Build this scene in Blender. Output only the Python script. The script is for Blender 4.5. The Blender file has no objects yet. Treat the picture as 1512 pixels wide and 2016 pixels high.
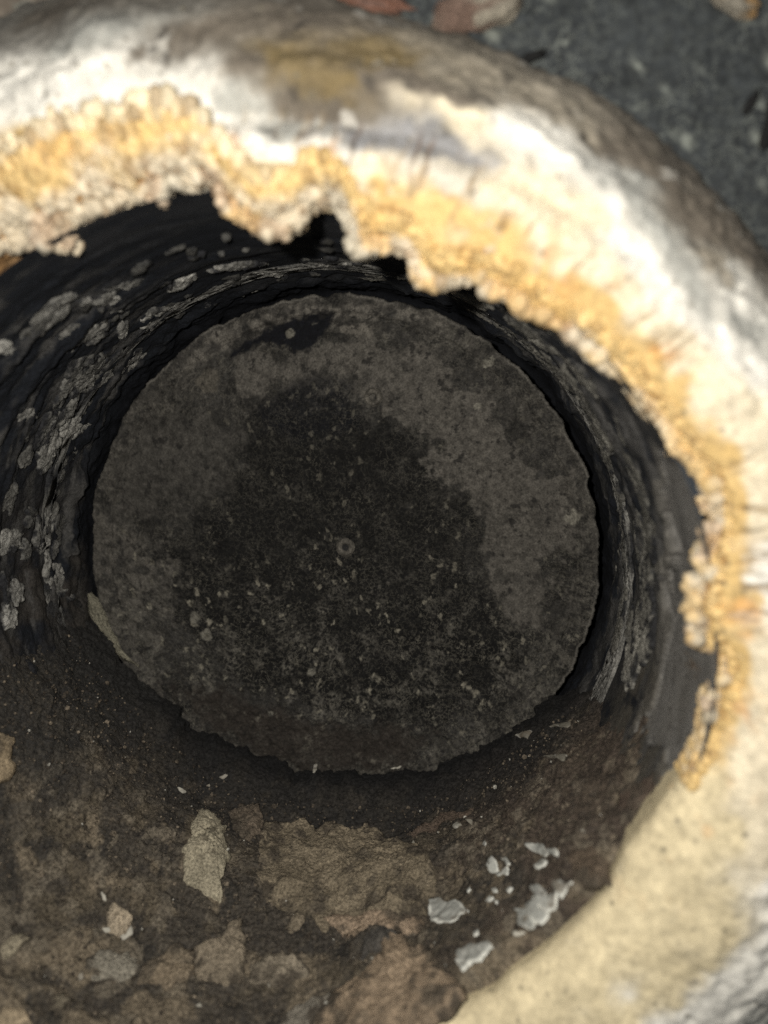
import bpy, math, random
import numpy as np

# ------------------------------------------------------------------ camera, light, exposure
scene = bpy.context.scene
COL = scene.collection
MM = 0.001                                  # everything below is laid out in millimetres

CAM = np.array([38.0, -131.0, 43.0])        # pipe axis runs along +Y, mouth of the pipe at y = 0
cam_data = bpy.data.cameras.new("camera")
cam_data.sensor_fit = 'VERTICAL'
cam_data.sensor_height = 36.0
cam_data.lens = 1580.0 / 2016.0 * 36.0
cam_data.clip_start = 0.005
cam_data.clip_end = 10.0
cam_data.dof.use_dof = True
cam_data.dof.focus_distance = 0.206
cam_data.dof.aperture_fstop = 8.5
cam = bpy.data.objects.new("camera", cam_data)
cam.location = CAM * MM
cam.rotation_euler = (math.radians(90) - 0.138, 0.0, 0.115)
COL.objects.link(cam)
scene.camera = cam

world = bpy.data.worlds.new("World")
scene.world = world
world.use_nodes = True
bg = world.node_tree.nodes["Background"]
bg.inputs[0].default_value = (0.85, 0.93, 1.0, 1)
bg.inputs[1].default_value = 0.06

# the torch of the telephone, up and to the left of its lens
torch_data = bpy.data.lights.new("phone_torch", 'POINT')
torch_data.energy = 1.2
torch_data.color = (1.0, 0.95, 0.87)
torch_data.shadow_soft_size = 0.0025
torch = bpy.data.objects.new("phone_torch", torch_data)
torch.location = (CAM + np.array([-17.0, 3.0, 11.0])) * MM
COL.objects.link(torch)

# soft room light from high up in front of the pipe
room_data = bpy.data.lights.new("room_light", 'AREA')
room_data.energy = 2.0
room_data.size = 0.6
room_data.color = (1.0, 0.98, 0.95)
room = bpy.data.objects.new("room_light", room_data)
room.location = (0.20, -0.66, 0.80)
room.rotation_euler = (math.radians(39), 0, math.radians(16))
COL.objects.link(room)

vs = scene.view_settings
vs.view_transform = 'Standard'
vs.look = 'None'
vs.exposure = 0.0
vs.gamma = 1.0
vs.use_curve_mapping = False
scene.cycles.use_denoising = False
scene.cycles.max_bounces = 6
scene.cycles.sample_clamp_indirect = 2.0
scene.cycles.sample_clamp_direct = 6.0

# ------------------------------------------------------------------ measured outlines: (angle in degrees round the axis, depth in mm) or mm on the cap
EDGE = [(122.06, 80.18), (120.51, 79.3), (118.64, 78.25), (116.97, 81.19), (116.15, 81.03), (117.23, 76.72), (115.76, 75.05), (113.82, 74.45), (112.34, 78.04), (111.44, 77.51), (110.47, 78.29), (108.95, 77.49), (107.31, 77.13), (106.49, 77.61), (104.68, 78.11), (102.2, 77.21), (100.45, 75.86), (99.69, 78.49), (99.02, 78.71), (97.89, 77.63), (95.95, 77.8), (94.65, 78.21), (93.13, 77.62), (92.88, 76.41), (92.75, 73.23), (91.47, 71.93), (89.12, 70.66), (87.73, 69.48), (87.02, 68.86), (86.0, 69.78), (84.6, 69.41), (83.82, 70.12), (84.04, 71.28), (82.7, 71.44), (82.36, 73.46), (81.73, 74.96), (79.85, 75.22), (78.55, 75.1), (78.13, 74.41), (76.84, 72.59), (75.83, 70.86), (76.06, 69.18), (74.94, 68.28), (73.28, 68.81), (70.95, 70.72), (69.02, 71.29), (67.44, 70.78), (66.8, 68.55), (65.35, 67.13), (63.32, 67.8), (60.98, 69.41), (59.67, 71.45), (58.56, 72.25), (56.98, 70.7), (55.83, 71.44), (55.73, 72.64), (53.76, 71.97), (52.21, 71.44), (50.07, 72.56), (48.02, 73.23), (46.89, 74.0), (44.69, 74.0), (42.72, 74.36), (40.1, 74.61), (37.88, 76.32), (36.12, 76.13), (34.35, 76.01), (32.15, 76.09), (30.1, 77.25), (28.27, 77.07), (27.18, 76.38), (25.13, 78.41), (22.64, 79.18), (21.61, 79.51), (20.02, 79.62), (20.49, 77.78), (18.77, 78.3), (17.78, 79.95), (16.79, 78.8), (16.84, 77.04), (15.24, 77.11), (14.22, 75.62), (12.35, 75.17), (11.56, 76.21), (11.24, 73.75), (9.66, 73.08), (7.94, 73.65), (7.38, 72.39), (5.99, 73.07), (5.23, 74.86), (4.63, 73.4), (3.31, 72.57), (2.29, 74.17), (1.96, 76.17), (1.02, 77.8), (-1.87, 77.25), (-3.89, 76.32), (-4.63, 75.47), (-5.88, 76.28), (-9.18, 76.69), (-15.01, 75.38), (-19.82, 74.16), (-27.76, 72.62), (-31.0, 73.17), (-35.01, 74.19), (-38.84, 74.32), (-47.6, 74.52), (-52.87, 74.57), (-56.45, 75.88), (-61.46, 75.49), (-68.85, 74.46)]
CAP_MARKS = {'main': [(-26.4, 55.1), (-19.3, 57.0), (-15.9, 53.0), (-8.2, 56.3), (2.8, 58.9), (13.7, 56.1), (23.1, 57.4), (32.5, 49.4), (40.6, 41.5), (47.5, 32.2), (54.3, 22.8), (60.9, 23.6), (65.7, 16.9), (64.1, 6.7), (56.3, -0.4), (53.9, -11.7), (54.0, -16.6), (49.9, -16.8), (45.7, -11.9), (41.5, -5.0), (39.3, 3.4), (41.2, 10.4), (37.0, 19.9), (28.8, 19.8), (24.7, 28.0), (26.0, 33.4), (19.2, 37.4), (13.7, 42.8), (5.5, 42.8), (4.1, 48.9), (-2.7, 49.6), (-8.3, 50.2), (-13.9, 46.9), (-22.5, 42.8), (-26.6, 46.9)], 'left': [(-59.2, 30.1), (-46.9, 41.4), (-34.0, 37.3), (-26.9, 34.5), (-31.6, 20.5), (-45.0, 16.0), (-52.8, 5.8), (-63.0, 11.4), (-64.7, 23.0)], 'spot': [(-38.8, 47.6), (-35.8, 51.3), (-32.2, 51.7), (-30.8, 49.0), (-32.4, 44.9), (-37.4, 44.9)], 'top': [(-0.6, 62.9), (10.3, 62.7), (10.3, 60.1), (2.8, 60.2)], 'rimband': [(-43.6, 53.1), (-33.3, 60.5), (-21.9, 65.7), (-8.0, 68.6), (4.3, 69.4), (16.4, 68.3), (28.4, 64.9), (29.8, 61.2), (19.1, 62.7), (5.6, 64.8), (-6.7, 65.3), (-19.2, 61.7), (-30.6, 56.4), (-40.8, 50.4)], 'bottom': [(-51.5, -37.5), (-36.4, -39.9), (-21.5, -43.8), (-3.7, -47.5), (13.7, -48.2), (28.1, -49.0), (19.5, -58.5), (-3.9, -61.3), (-21.8, -60.7), (-36.7, -52.2)], 'black': [(-30.7, 53.1), (-23.5, 59.7), (-15.0, 63.7), (-1.2, 65.2), (-1.0, 62.2), (-6.8, 57.3), (-15.2, 55.7), (-19.3, 57.7), (-26.4, 55.3)], 'black2': [(-19.7, 41.4), (-13.9, 45.5), (-5.5, 48.9), (4.1, 46.8), (7.5, 37.4), (-2.9, 33.3), (-19.8, 34.6)], 'centre': [(-26.9, 34.5), (-22.5, 41.4), (-8.4, 44.2), (5.5, 42.1), (19.2, 34.7), (30.2, 23.9), (38.4, 14.4), (40.0, 0.6), (45.8, -17.6), (55.6, -27.3), (44.9, -39.3), (26.7, -47.6), (5.0, -48.6), (-18.4, -42.2), (-34.6, -32.2), (-43.2, -19.0), (-45.6, -1.3), (-33.2, 16.2)], 'left2': [(-70.7, 9.9), (-58.8, 5.7), (-47.1, -1.4), (-49.2, -16.2), (-54.3, -30.0), (-63.4, -28.8), (-70.4, -13.9)]}
CAP_DOTS = [(-12.0, 60.7, 1.3), (63.3, 12.4, 2.4), (40.7, 52.8, 1.6), (38.0, 41.5, 1.0), (-7.2, -32.7, 1.3), (-19.3, -45.7, 0.9), (-37.4, -23.0, 1.8), (-40.9, -18.2, 1.8)]
CAP_RIVETS = [(10.3, 43.9), (2.7, 3.2)]
CAP_EDGE = [(-72.2, -12.4), (-68.9, -14.6), (-65.9, -22.0), (-61.9, -29.5), (-58.2, -33.2), (-63.5, -30.3), (-68.6, -23.6), (-72.1, -17.7)]
WALL_SCALE = [[(131.7, 26.4), (127.0, 23.0), (122.8, 21.8)], [(114.3, 47.2), (111.1, 51.1)], [(123.6, 38.2), (120.5, 39.3)], [(123.4, 32.2), (121.5, 31.2)], [(131.4, 38.8), (128.7, 40.5), (130.3, 49.6)], [(128.6, 53.9), (126.9, 55.7)], [(140.1, 49.5), (137.2, 50.9), (140.2, 70.5)], [(139.4, 74.9), (134.6, 76.7), (130.1, 76.7)], [(128.8, 83.3), (125.7, 84.9)], [(136.6, 20.5), (134.3, 20.5)], [(149.4, 42.4), (145.8, 42.7)], [(160.8, 60.7), (153.4, 58.6), (146.9, 57.5)], [(153.7, 67.6), (149.3, 68.1)], [(159.5, 82.4), (153.1, 82.4), (148.9, 81.8)], [(151.5, 89.7), (147.7, 89.0)], [(177.6, 64.3), (171.9, 68.3), (166.6, 67.4)], [(-170.0, 64.4), (-177.0, 66.1), (177.8, 65.7)], [(-171.7, 72.0), (-178.6, 75.6)], [(167.4, 46.0), (161.7, 45.3), (155.7, 41.1)], [(175.4, 49.1), (170.7, 50.0)], [(115.8, 79.8), (114.1, 80.2)], [(103.6, 53.3), (101.2, 49.9)], [(105.4, 86.0), (102.7, 83.3)], [(99.5, 69.7), (97.9, 68.9)], [(89.6, 68.5), (86.3, 54.3)], [(111.5, 80.9), (106.9, 84.9)], [(121.5, 61.5), (118.4, 59.1)], [(167.3, 81.2), (162.3, 81.5)], [(-179.5, 51.3), (-174.5, 52.1)], [(-171.2, 44.8), (-174.9, 49.7)], [(126.3, 61.4), (123.3, 63.1)], [(118.5, 34.5), (116.4, 32.9)], [(55.8, 20.2), (51.0, 15.6), (46.2, 17.8)], [(64.4, 61.4), (58.4, 49.7)], [(49.6, 59.6), (43.5, 65.2), (35.4, 66.0)], [(42.5, 29.6), (36.0, 35.0)], [(33.3, 55.3), (28.2, 58.4), (18.8, 68.3)], [(34.3, 39.8), (24.9, 66.4)], [(15.0, 83.9), (10.2, 85.2)], [(15.8, 69.5), (9.8, 70.9), (5.6, 69.8)], [(25.7, 38.2), (22.2, 33.6), (17.1, 39.9)], [(17.9, 31.3), (11.4, 36.0), (5.9, 40.2)], [(16.8, 43.3), (11.3, 43.9)], [(6.6, 52.5), (3.0, 43.1)], [(-6.7, 98.8), (-14.6, 92.7), (-21.9, 88.8)], [(-2.7, 88.0), (2.7, 79.7)], [(-1.7, 64.6), (-9.1, 67.4), (-15.0, 67.0)], [(-0.9, 50.2), (-9.9, 50.4)], [(-0.6, 35.8), (-9.7, 42.5)], [(-15.2, 52.7), (-7.7, 45.0)], [(30.7, 28.6), (28.2, 26.7)], [(84.7, 74.9), (79.0, 77.0)], [(72.2, 62.9), (74.9, 61.6)], [(47.2, 17.6), (42.4, 17.1)]]
CLEAN = [(27.5, 3.4), (23.7, -17.8), (2.1, -4.8), (-5.2, -5.0), (-15.3, -2.5), (-21.1, 6.1), (-19.5, 13.4), (-15.5, 8.2), (-19.9, 31.1), (-14.8, 30.3), (-9.6, 29.4), (-5.5, 29.2), (2.2, 25.6), (4.9, 32.1), (11.8, 16.0), (17.7, 21.1)]
SLABS = {'tan': [(-117.3, 51.7), (-117.0, 58.4), (-113.9, 57.9), (-110.3, 53.9), (-108.3, 46.5), (-106.3, 44.2), (-105.6, 39.6), (-106.6, 38.5), (-105.2, 33.5), (-108.3, 34.2), (-112.9, 35.8), (-115.6, 39.9), (-115.9, 44.5)], 'slab': [(-103.2, 56.8), (-103.5, 62.6), (-99.1, 63.3), (-94.9, 64.9), (-92.2, 63.1), (-89.1, 64.8), (-84.4, 62.8), (-81.2, 65.5), (-76.5, 61.8), (-70.5, 54.1), (-65.7, 45.5), (-64.7, 39.1), (-65.4, 35.1), (-66.8, 32.0), (-66.2, 26.8), (-69.9, 24.5), (-75.8, 29.9), (-83.6, 33.1), (-84.9, 29.1), (-89.3, 33.4), (-97.4, 36.6), (-100.3, 43.5)], 'slabtab': [(-111.6, 61.8), (-110.4, 65.2), (-105.9, 66.1), (-103.3, 62.6), (-102.7, 57.2), (-105.8, 53.9), (-108.5, 55.5)], 'pink': [(-85.3, 31.5), (-79.9, 33.1), (-73.0, 30.3), (-66.7, 27.1), (-66.1, 23.1), (-69.9, 23.3), (-75.7, 27.7), (-82.0, 27.5)], 'dark': [(-79.9, 24.2), (-77.4, 26.4), (-73.7, 26.2), (-71.5, 22.4), (-71.9, 18.6), (-75.8, 18.2), (-79.5, 20.1)], 'foot': [(-83.8, 9.1), (-81.2, 13.2), (-76.3, 14.0), (-73.5, 16.6), (-73.5, 22.6), (-70.7, 22.7), (-68.2, 16.7), (-65.0, 14.7), (-63.1, 9.4), (-59.9, 4.4), (-59.4, -0.3), (-62.0, -2.4), (-68.5, -2.8), (-81.2, 1.5)], 'rust': [(-112.6, 15.7), (-109.3, 19.8), (-105.9, 22.1), (-103.8, 16.6), (-106.9, 13.0), (-111.6, 12.3)], 'spur': [(-105.3, 22.0), (-102.5, 24.8), (-101.8, 28.3), (-100.2, 30.7), (-98.5, 26.2), (-96.7, 20.5), (-96.4, 17.2), (-99.1, 15.2), (-103.4, 16.7)], 'knob': [(-96.1, 20.0), (-93.4, 22.5), (-91.1, 23.4), (-87.3, 20.5), (-86.7, 17.5), (-91.4, 16.2), (-95.1, 17.0)], 'grey': [(-120.2, 12.8), (-118.6, 16.2), (-114.4, 18.1), (-111.9, 16.0), (-113.6, 12.4), (-117.8, 11.1)], 'chip': [(-121.2, 22.2), (-121.0, 25.1), (-119.3, 24.6), (-117.3, 23.6), (-116.2, 20.3), (-118.8, 19.3)], 'corner': [(-125.2, -2.1), (-123.4, -0.2), (-120.8, -1.7), (-121.1, -3.8), (-124.2, -5.6)], 'leftedge': [(-155.8, 30.8), (-153.6, 32.6), (-150.6, 30.6), (-148.0, 27.8), (-148.4, 24.6)], 'ledge': [(-130.4, 6.7), (-130.0, 9.7), (-128.2, 10.4), (-128.4, 7.8), (-129.0, 5.2)], 'ashpatch': [(-90.7, 4.7), (-88.8, 10.6), (-85.1, 12.4), (-81.9, 12.2), (-82.9, 8.3), (-84.5, 3.4)], 'brownright': [(-26.3, 21.7), (-19.0, 18.4), (-18.6, 11.4), (-21.5, 8.9), (-24.8, 11.3), (-27.2, 17.4)], 'roundbrown': [(-36.4, 14.6), (-32.9, 11.6), (-31.3, 4.6), (-32.5, 0.1), (-35.9, 4.4), (-37.3, 10.1)], 'slip': [(-72.0, 60.5), (-63.9, 63.8), (-56.9, 59.5), (-57.5, 56.5), (-64.0, 60.1), (-69.6, 57.1)], 'disc1': [(-92.5, 31.2), (-91.1, 33.3), (-89.0, 31.9), (-89.5, 29.3), (-91.7, 29.0)], 'l1': [(-120.9, 4.3), (-119.8, 6.2), (-118.0, 4.7), (-118.4, 2.0), (-120.2, 1.8)]}
PALE = [[(-66.5, 32.0), (-64.3, 32.5), (-62.3, 28.8), (-61.5, 28.6), (-59.3, 25.0), (-58.2, 21.7), (-59.9, 20.1), (-63.3, 21.2), (-64.0, 22.1), (-65.2, 24.3)], [(-44.6, 27.2), (-42.3, 25.9), (-40.1, 20.3), (-38.0, 16.3), (-38.9, 16.1), (-41.3, 20.0), (-43.0, 23.9)], [(-53.4, 30.9), (-51.9, 31.5), (-51.2, 29.8), (-51.9, 28.0), (-53.2, 29.0)], [(-52.1, 27.8), (-49.9, 25.8), (-48.9, 26.0), (-49.4, 23.9), (-51.5, 25.9)], [(-50.4, 30.2), (-49.3, 29.0), (-48.3, 25.6), (-49.2, 26.2)], [(-43.9, 20.0), (-42.4, 20.4), (-41.3, 18.4), (-42.1, 17.4), (-43.6, 18.7)], [(-54.5, 40.3), (-53.7, 41.3), (-53.2, 38.9), (-54.1, 37.9)], [(-58.2, 28.1), (-57.4, 28.2), (-57.1, 26.7), (-57.9, 26.7)], [(-54.6, 21.3), (-53.3, 21.4), (-52.7, 19.9), (-53.8, 20.0)], [(-52.9, 19.2), (-51.8, 18.1), (-52.2, 17.5)], [(-50.2, 19.6), (-49.6, 20.4), (-48.9, 19.3), (-49.8, 18.5)], [(-52.9, 22.9), (-52.0, 22.3), (-51.9, 21.1), (-52.7, 21.7)], [(-45.3, 14.4), (-44.6, 14.6), (-43.9, 12.5), (-44.5, 12.4)], [(-45.5, 11.9), (-44.9, 12.1), (-44.8, 10.9)], [(-57.3, 14.6), (-56.3, 14.6), (-56.2, 13.2), (-57.0, 13.0)], [(-55.1, 8.5), (-54.2, 8.6), (-53.5, 6.9), (-54.5, 6.7), (-55.1, 7.7)], [(-48.7, 9.6), (-47.4, 8.7), (-46.4, 4.2), (-47.4, 4.6)], [(-49.1, 7.9), (-47.1, 5.1), (-45.4, 1.0), (-46.7, 0.1), (-48.6, 3.5)], [(-47.3, 4.8), (-44.2, 0.9), (-43.2, -2.8), (-45.2, -3.0), (-47.2, 0.4)], [(-48.6, 1.9), (-45.9, -1.2), (-45.7, -3.4), (-47.5, -2.5), (-48.7, 0.0)], [(-45.1, 7.6), (-43.6, 6.5), (-42.5, 2.3), (-42.0, -1.7), (-43.5, -1.2), (-44.7, 3.0)], [(-41.2, 3.8), (-39.4, 2.9), (-37.8, -0.3), (-38.9, -0.8), (-40.7, 1.2)], [(-41.0, 1.8), (-39.6, -0.1), (-40.3, -0.5)], [(-43.5, -1.2), (-41.1, -2.7), (-39.8, -3.6), (-41.5, -4.6), (-43.3, -3.6)], [(-37.8, -0.3), (-37.2, -1.4), (-37.6, -1.5)], [(-59.9, 5.7), (-58.2, 5.4), (-57.3, 3.0), (-59.0, 2.4)], [(-57.7, 4.5), (-55.9, 3.7), (-54.9, 1.5), (-55.9, 0.4), (-57.3, 2.4)], [(-59.9, 2.6), (-57.7, 2.1), (-55.2, -1.2), (-54.9, -3.8), (-57.4, -3.0), (-59.9, -0.4)], [(-58.2, -1.7), (-54.4, -2.5), (-53.2, -5.1), (-55.4, -5.6), (-57.9, -4.1)], [(-60.3, -0.8), (-58.7, -1.4), (-57.0, -4.3), (-59.1, -4.2)], [(-96.7, 82.0), (-96.0, 83.5), (-95.0, 80.1), (-95.5, 77.4)], [(-117.3, 69.4), (-116.7, 70.4), (-115.6, 70.2), (-116.2, 69.3)], [(-123.9, 60.4), (-122.8, 60.6), (-121.5, 60.3), (-122.4, 59.4)], [(-118.8, 66.2), (-118.4, 66.9), (-118.0, 66.2)], [(-75.9, 83.1), (-73.5, 85.1), (-73.1, 83.8), (-75.2, 81.8)], [(-72.2, 85.5), (-69.7, 87.3), (-69.3, 85.6), (-71.0, 83.9)], [(-73.2, 98.2), (-67.1, 101.2), (-66.5, 98.2), (-70.4, 97.8)], [(-61.2, 55.3), (-59.8, 55.2), (-58.7, 52.4), (-60.4, 52.9)], [(-58.3, 54.5), (-56.6, 53.1), (-56.9, 51.6)], [(-36.9, 54.9), (-32.5, 49.0), (-33.3, 47.2)], [(-42.7, 75.0), (-38.5, 72.5), (-39.7, 70.4)], [(-34.4, 68.7), (-30.1, 64.2), (-31.0, 62.2)], [(-99.1, 16.3), (-98.6, 17.0), (-97.9, 16.1), (-98.3, 15.4)], [(-119.3, 10.7), (-119.1, 11.4), (-118.5, 10.6), (-118.8, 9.9)], [(-92.5, 16.2), (-92.0, 16.3), (-91.9, 15.5)], [(-101.9, 10.1), (-101.5, 10.8), (-101.0, 10.1)], [(-123.7, 24.8), (-122.6, 24.6), (-122.1, 24.0), (-122.7, 23.9)], [(-120.2, 19.4), (-119.4, 20.4), (-118.8, 19.7), (-119.5, 19.0)], [(-117.2, 20.1), (-116.7, 22.7), (-115.7, 21.1), (-116.4, 19.7)], [(-75.3, 17.5), (-73.8, 17.2), (-73.0, 15.3), (-74.3, 15.4)], [(-69.7, 4.1), (-68.7, 9.0), (-68.1, 7.7), (-67.7, 4.1)], [(-63.1, 9.0), (-62.2, 9.4), (-61.7, 7.7), (-62.6, 7.9)], [(-70.6, 55.3), (-70.1, 56.2), (-69.6, 54.3)], [(-94.4, 45.3), (-94.0, 46.2), (-93.6, 45.2)], [(-33.7, 17.9), (-33.2, 17.8), (-33.2, 16.8)], [(-47.8, 5.1), (-49.9, 7.1), (-49.7, 5.7)]]
RIM_STAINS_SHADE = [(113.36, 101.57, 'w'), (106.02, 96.6, 'w'), (100.71, 93.4, 'w'), (96.66, 90.29, 'w'), (111.67, 106.76, 'w'), (103.38, 97.92, 'w'), (98.11, 92.78, 'w'), (94.07, 88.88, 'w'), (108.83, 94.06, 'w'), (102.59, 89.93, 'w'), (113.29, 114.7, 'g'), (103.89, 103.46, 'g'), (98.27, 97.25, 'b'), (109.19, 91.04, 'c'), (98.61, 86.09, 'c'), (92.3, 82.73, 'c'), (92.05, 86.3, 'w'), (87.77, 83.87, 'w'), (113.11, 89.37, 'y'), (105.05, 83.07, 'y'), (95.08, 79.6, 'y'), (90.41, 88.39, 'g'), (84.54, 84.74, 'g'), (82.25, 81.54, 'w'), (76.4, 79.95, 'c'), (84.5, 79.24, 'c'), (77.13, 85.37, 's'), (73.25, 87.43, 's'), (70.54, 87.12, 's'), (82.72, 88.65, 'b'), (78.41, 93.68, 'b'), (83.49, 95.28, 'o'), (80.26, 93.12, 'o'), (76.21, 97.41, 'o'), (73.75, 94.73, 'b'), (70.57, 93.7, 'b'), (68.06, 91.76, 'c'), (65.06, 92.13, 'w'), (61.3, 93.53, 'w'), (57.55, 93.61, 'w'), (55.22, 93.37, 'g'), (69.69, 98.27, 't'), (65.04, 99.22, 't'), (60.26, 100.19, 't'), (55.06, 100.45, 'b'), (49.65, 101.09, 'b'), (43.98, 102.33, 'b'), (40.84, 102.86, 'b'), (68.53, 83.57, 'l'), (65.3, 82.36, 'l'), (62.17, 83.54, 'c'), (57.61, 85.5, 'c'), (54.7, 88.31, 'c'), (52.97, 92.22, 'w'), (47.37, 88.81, 'w'), (42.88, 88.35, 'w'), (40.95, 91.79, 'g'), (39.8, 96.73, 't'), (36.52, 96.39, 'w'), (34.13, 95.42, 'g'), (49.86, 94.55, 'g'), (44.64, 94.28, 'g'), (72.48, 77.71, 'y'), (67.11, 78.49, 'y'), (60.46, 77.81, 'y'), (53.74, 78.1, 'y'), (46.83, 78.85, 'y'), (39.33, 79.77, 'y'), (32.72, 80.76, 'y'), (26.09, 81.82, 'y'), (19.09, 81.5, 'y'), (10.53, 79.95, 'y'), (1.53, 78.76, 'y'), (-4.64, 78.7, 'y'), (51.65, 82.66, 'c'), (46.02, 82.73, 'c'), (38.15, 82.92, 'c'), (31.43, 83.71, 'c'), (25.09, 85.01, 'c'), (18.42, 84.83, 'c'), (10.33, 83.37, 'w'), (1.9, 82.87, 'c'), (-6.84, 82.67, 'c'), (27.63, 90.86, 'c'), (35.54, 91.93, 'w'), (30.14, 92.96, 'w'), (-12.92, 77.25, 'm'), (-21.31, 76.37, 'm'), (-29.71, 76.67, 'm'), (-38.06, 76.53, 'm'), (-47.14, 76.37, 'm'), (-55.79, 76.95, 'm'), (-65.82, 76.75, 'm'), (-12.42, 84.43, 'c'), (-18.4, 83.35, 'm'), (-26.27, 82.66, 'm'), (-34.21, 82.34, 'm'), (-42.32, 81.35, 'm'), (-48.81, 81.33, 'm'), (-17.57, 88.74, 'c'), (-23.12, 92.03, 'w'), (-27.78, 91.54, 'w'), (-32.85, 91.01, 'w'), (-38.22, 89.18, 'w'), (-43.09, 88.21, 'w'), (-25.59, 92.35, 'w'), (-25.81, 96.63, 'w'), (-30.55, 91.47, 'w'), (-35.49, 89.98, 'w'), (-40.45, 88.93, 'w'), (-30.43, 95.99, 'w'), (-35.55, 94.82, 'w'), (-39.88, 92.9, 'w'), (-31.37, 106.02, 'g'), (-36.02, 104.92, 'g'), (-40.34, 99.51, 'g'), (-36.43, 114.16, 't'), (-41.2, 115.29, 't'), (-37.94, 120.61, 't'), (93.63, 99.98, 'b'), (105.31, 112.37, 'b'), (112.57, 115.44, 'g'), (84.65, 102.87, 'b'), (88.18, 94.05, 'b')]
PLATE_PTS = [(37.80544503668577, 106.69077724823053), (77.66450471672046, 106.34447725003409), (16.399692682863545, 109.5368546650055), (45.69647931791452, 98.55457176126069), (81.40828977346459, 90.97531129341317), (84.0120894402774, 87.3445427997803), (42.89011201205405, 104.07247175812216), (-38.9570206122369, 112.25469047755232)]

# ------------------------------------------------------------------ noise in numpy
def _h(ix, iy, iz, seed):
    with np.errstate(over='ignore'):
        h = (ix.astype(np.uint32) * np.uint32(374761393) + iy.astype(np.uint32) * np.uint32(668265263)
             + iz.astype(np.uint32) * np.uint32(2147483647) + np.uint32((seed * 1274126177) & 0xffffffff))
        h = (h ^ (h >> np.uint32(13))) * np.uint32(1274126177)
        h = (h ^ (h >> np.uint32(15))) * np.uint32(2246822519)
        h = h ^ (h >> np.uint32(16))
    return h.astype(np.float32) / np.float32(4294967295.0)

def vnoise(p, seed=0):
    p = np.asarray(p, np.float32)
    i = np.floor(p); f = p - i
    f = f * f * f * (f * (f * 6 - 15) + 10)
    i = i.astype(np.int64)
    out = 0
    for dx in (0, 1):
        wx = f[:, 0] if dx else 1 - f[:, 0]
        for dy in (0, 1):
            wy = f[:, 1] if dy else 1 - f[:, 1]
            for dz in (0, 1):
                wz = f[:, 2] if dz else 1 - f[:, 2]
                out = out + wx * wy * wz * _h(i[:, 0] + dx, i[:, 1] + dy, i[:, 2] + dz, seed)
    return out * 2 - 1

ROT = np.array([[0.36, 0.48, -0.8], [-0.8, 0.6, 0.0], [0.48, 0.64, 0.6]], np.float32)

def fbm(p, size, octaves=4, seed=0, gain=0.5):
    """about -1..1; size = millimetres of the largest feature"""
    q = np.asarray(p, np.float32) / size
    a, s, out = 1.0, 0.0, 0
    for k in range(octaves):
        out = out + a * vnoise(q, seed + k * 17)
        s += a; a *= gain
        q = (q @ ROT.T) * 2.03 + 11.7
    return out / s * 1.5

def worley(p, size, seed=0):
    p = np.asarray(p, np.float32) / size
    i = np.floor(p).astype(np.int64)
    best = np.full(len(p), 9.0, np.float32); second = best.copy(); ident = np.zeros(len(p), np.float32)
    for dx in (-1, 0, 1):
        for dy in (-1, 0, 1):
            for dz in (-1, 0, 1):
                c = [i[:, 0] + dx, i[:, 1] + dy, i[:, 2] + dz]
                d = 0
                for k in range(3):
                    d = d + (c[k] + _h(c[0], c[1], c[2], seed + k * 7 + 1) - p[:, k]) ** 2
                d = np.sqrt(d).astype(np.float32)
                idn = _h(c[0], c[1], c[2], seed + 99)
                near = d < best
                second = np.where(near, best, np.minimum(second, d))
                ident = np.where(near, idn, ident)
                best = np.where(near, d, best)
    return best, second, ident

def sstep(a, b, x):
    t = np.clip((np.asarray(x, float) - a) / (b - a), 0, 1)
    return t * t * (3 - 2 * t)

def mixc(a, b, t):
    return a * (1 - t[:, None]) + np.asarray(b)[None, :] * t[:, None]

def inside(u, v, poly):
    poly = np.asarray(poly, float)
    x0, y0 = poly[:, 0], poly[:, 1]
    x1, y1 = np.roll(x0, -1), np.roll(y0, -1)
    res = np.zeros(len(u), bool)
    for a, b, c, d in zip(x0, y0, x1, y1):
        if b == d: continue
        hit = ((b > v) != (d > v)) & (u < (c - a) * (v - b) / (d - b) + a)
        res ^= hit
    return res

# ------------------------------------------------------------------ mesh helpers
def link(name, me, mat, parent=None, loc=None):
    o = bpy.data.objects.new(name, me)
    if mat is not None and me is not None and len(me.materials) == 0: me.materials.append(mat)
    COL.objects.link(o)
    if loc is not None: o.location = np.asarray(loc) * MM
    if parent is not None: o.parent = parent
    return o

def mesh(name, verts, faces, col=None, smooth=True):
    """verts in mm, faces an int array (n,4) or (n,3)"""
    verts = np.asarray(verts, np.float32) * MM
    faces = np.asarray(faces, np.int32)
    n, k = faces.shape
    me = bpy.data.meshes.new(name)
    me.vertices.add(len(verts)); me.vertices.foreach_set("co", verts.ravel())
    me.loops.add(n * k); me.loops.foreach_set("vertex_index", faces.ravel())
    me.polygons.add(n)
    me.polygons.foreach_set("loop_start", np.arange(0, n * k, k, dtype=np.int32))
    me.polygons.foreach_set("loop_total", np.full(n, k, np.int32))
    me.polygons.foreach_set("use_smooth", np.full(n, smooth, bool))
    me.update(calc_edges=True)
    if col is not None:
        a = me.color_attributes.new("col", 'FLOAT_COLOR', 'POINT')
        col = np.asarray(col, np.float32)
        if col.shape[1] == 3: col = np.c_[col, np.zeros(len(col), np.float32)]
        a.data.foreach_set("color", col.astype(np.float32).ravel())
    return me

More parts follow.
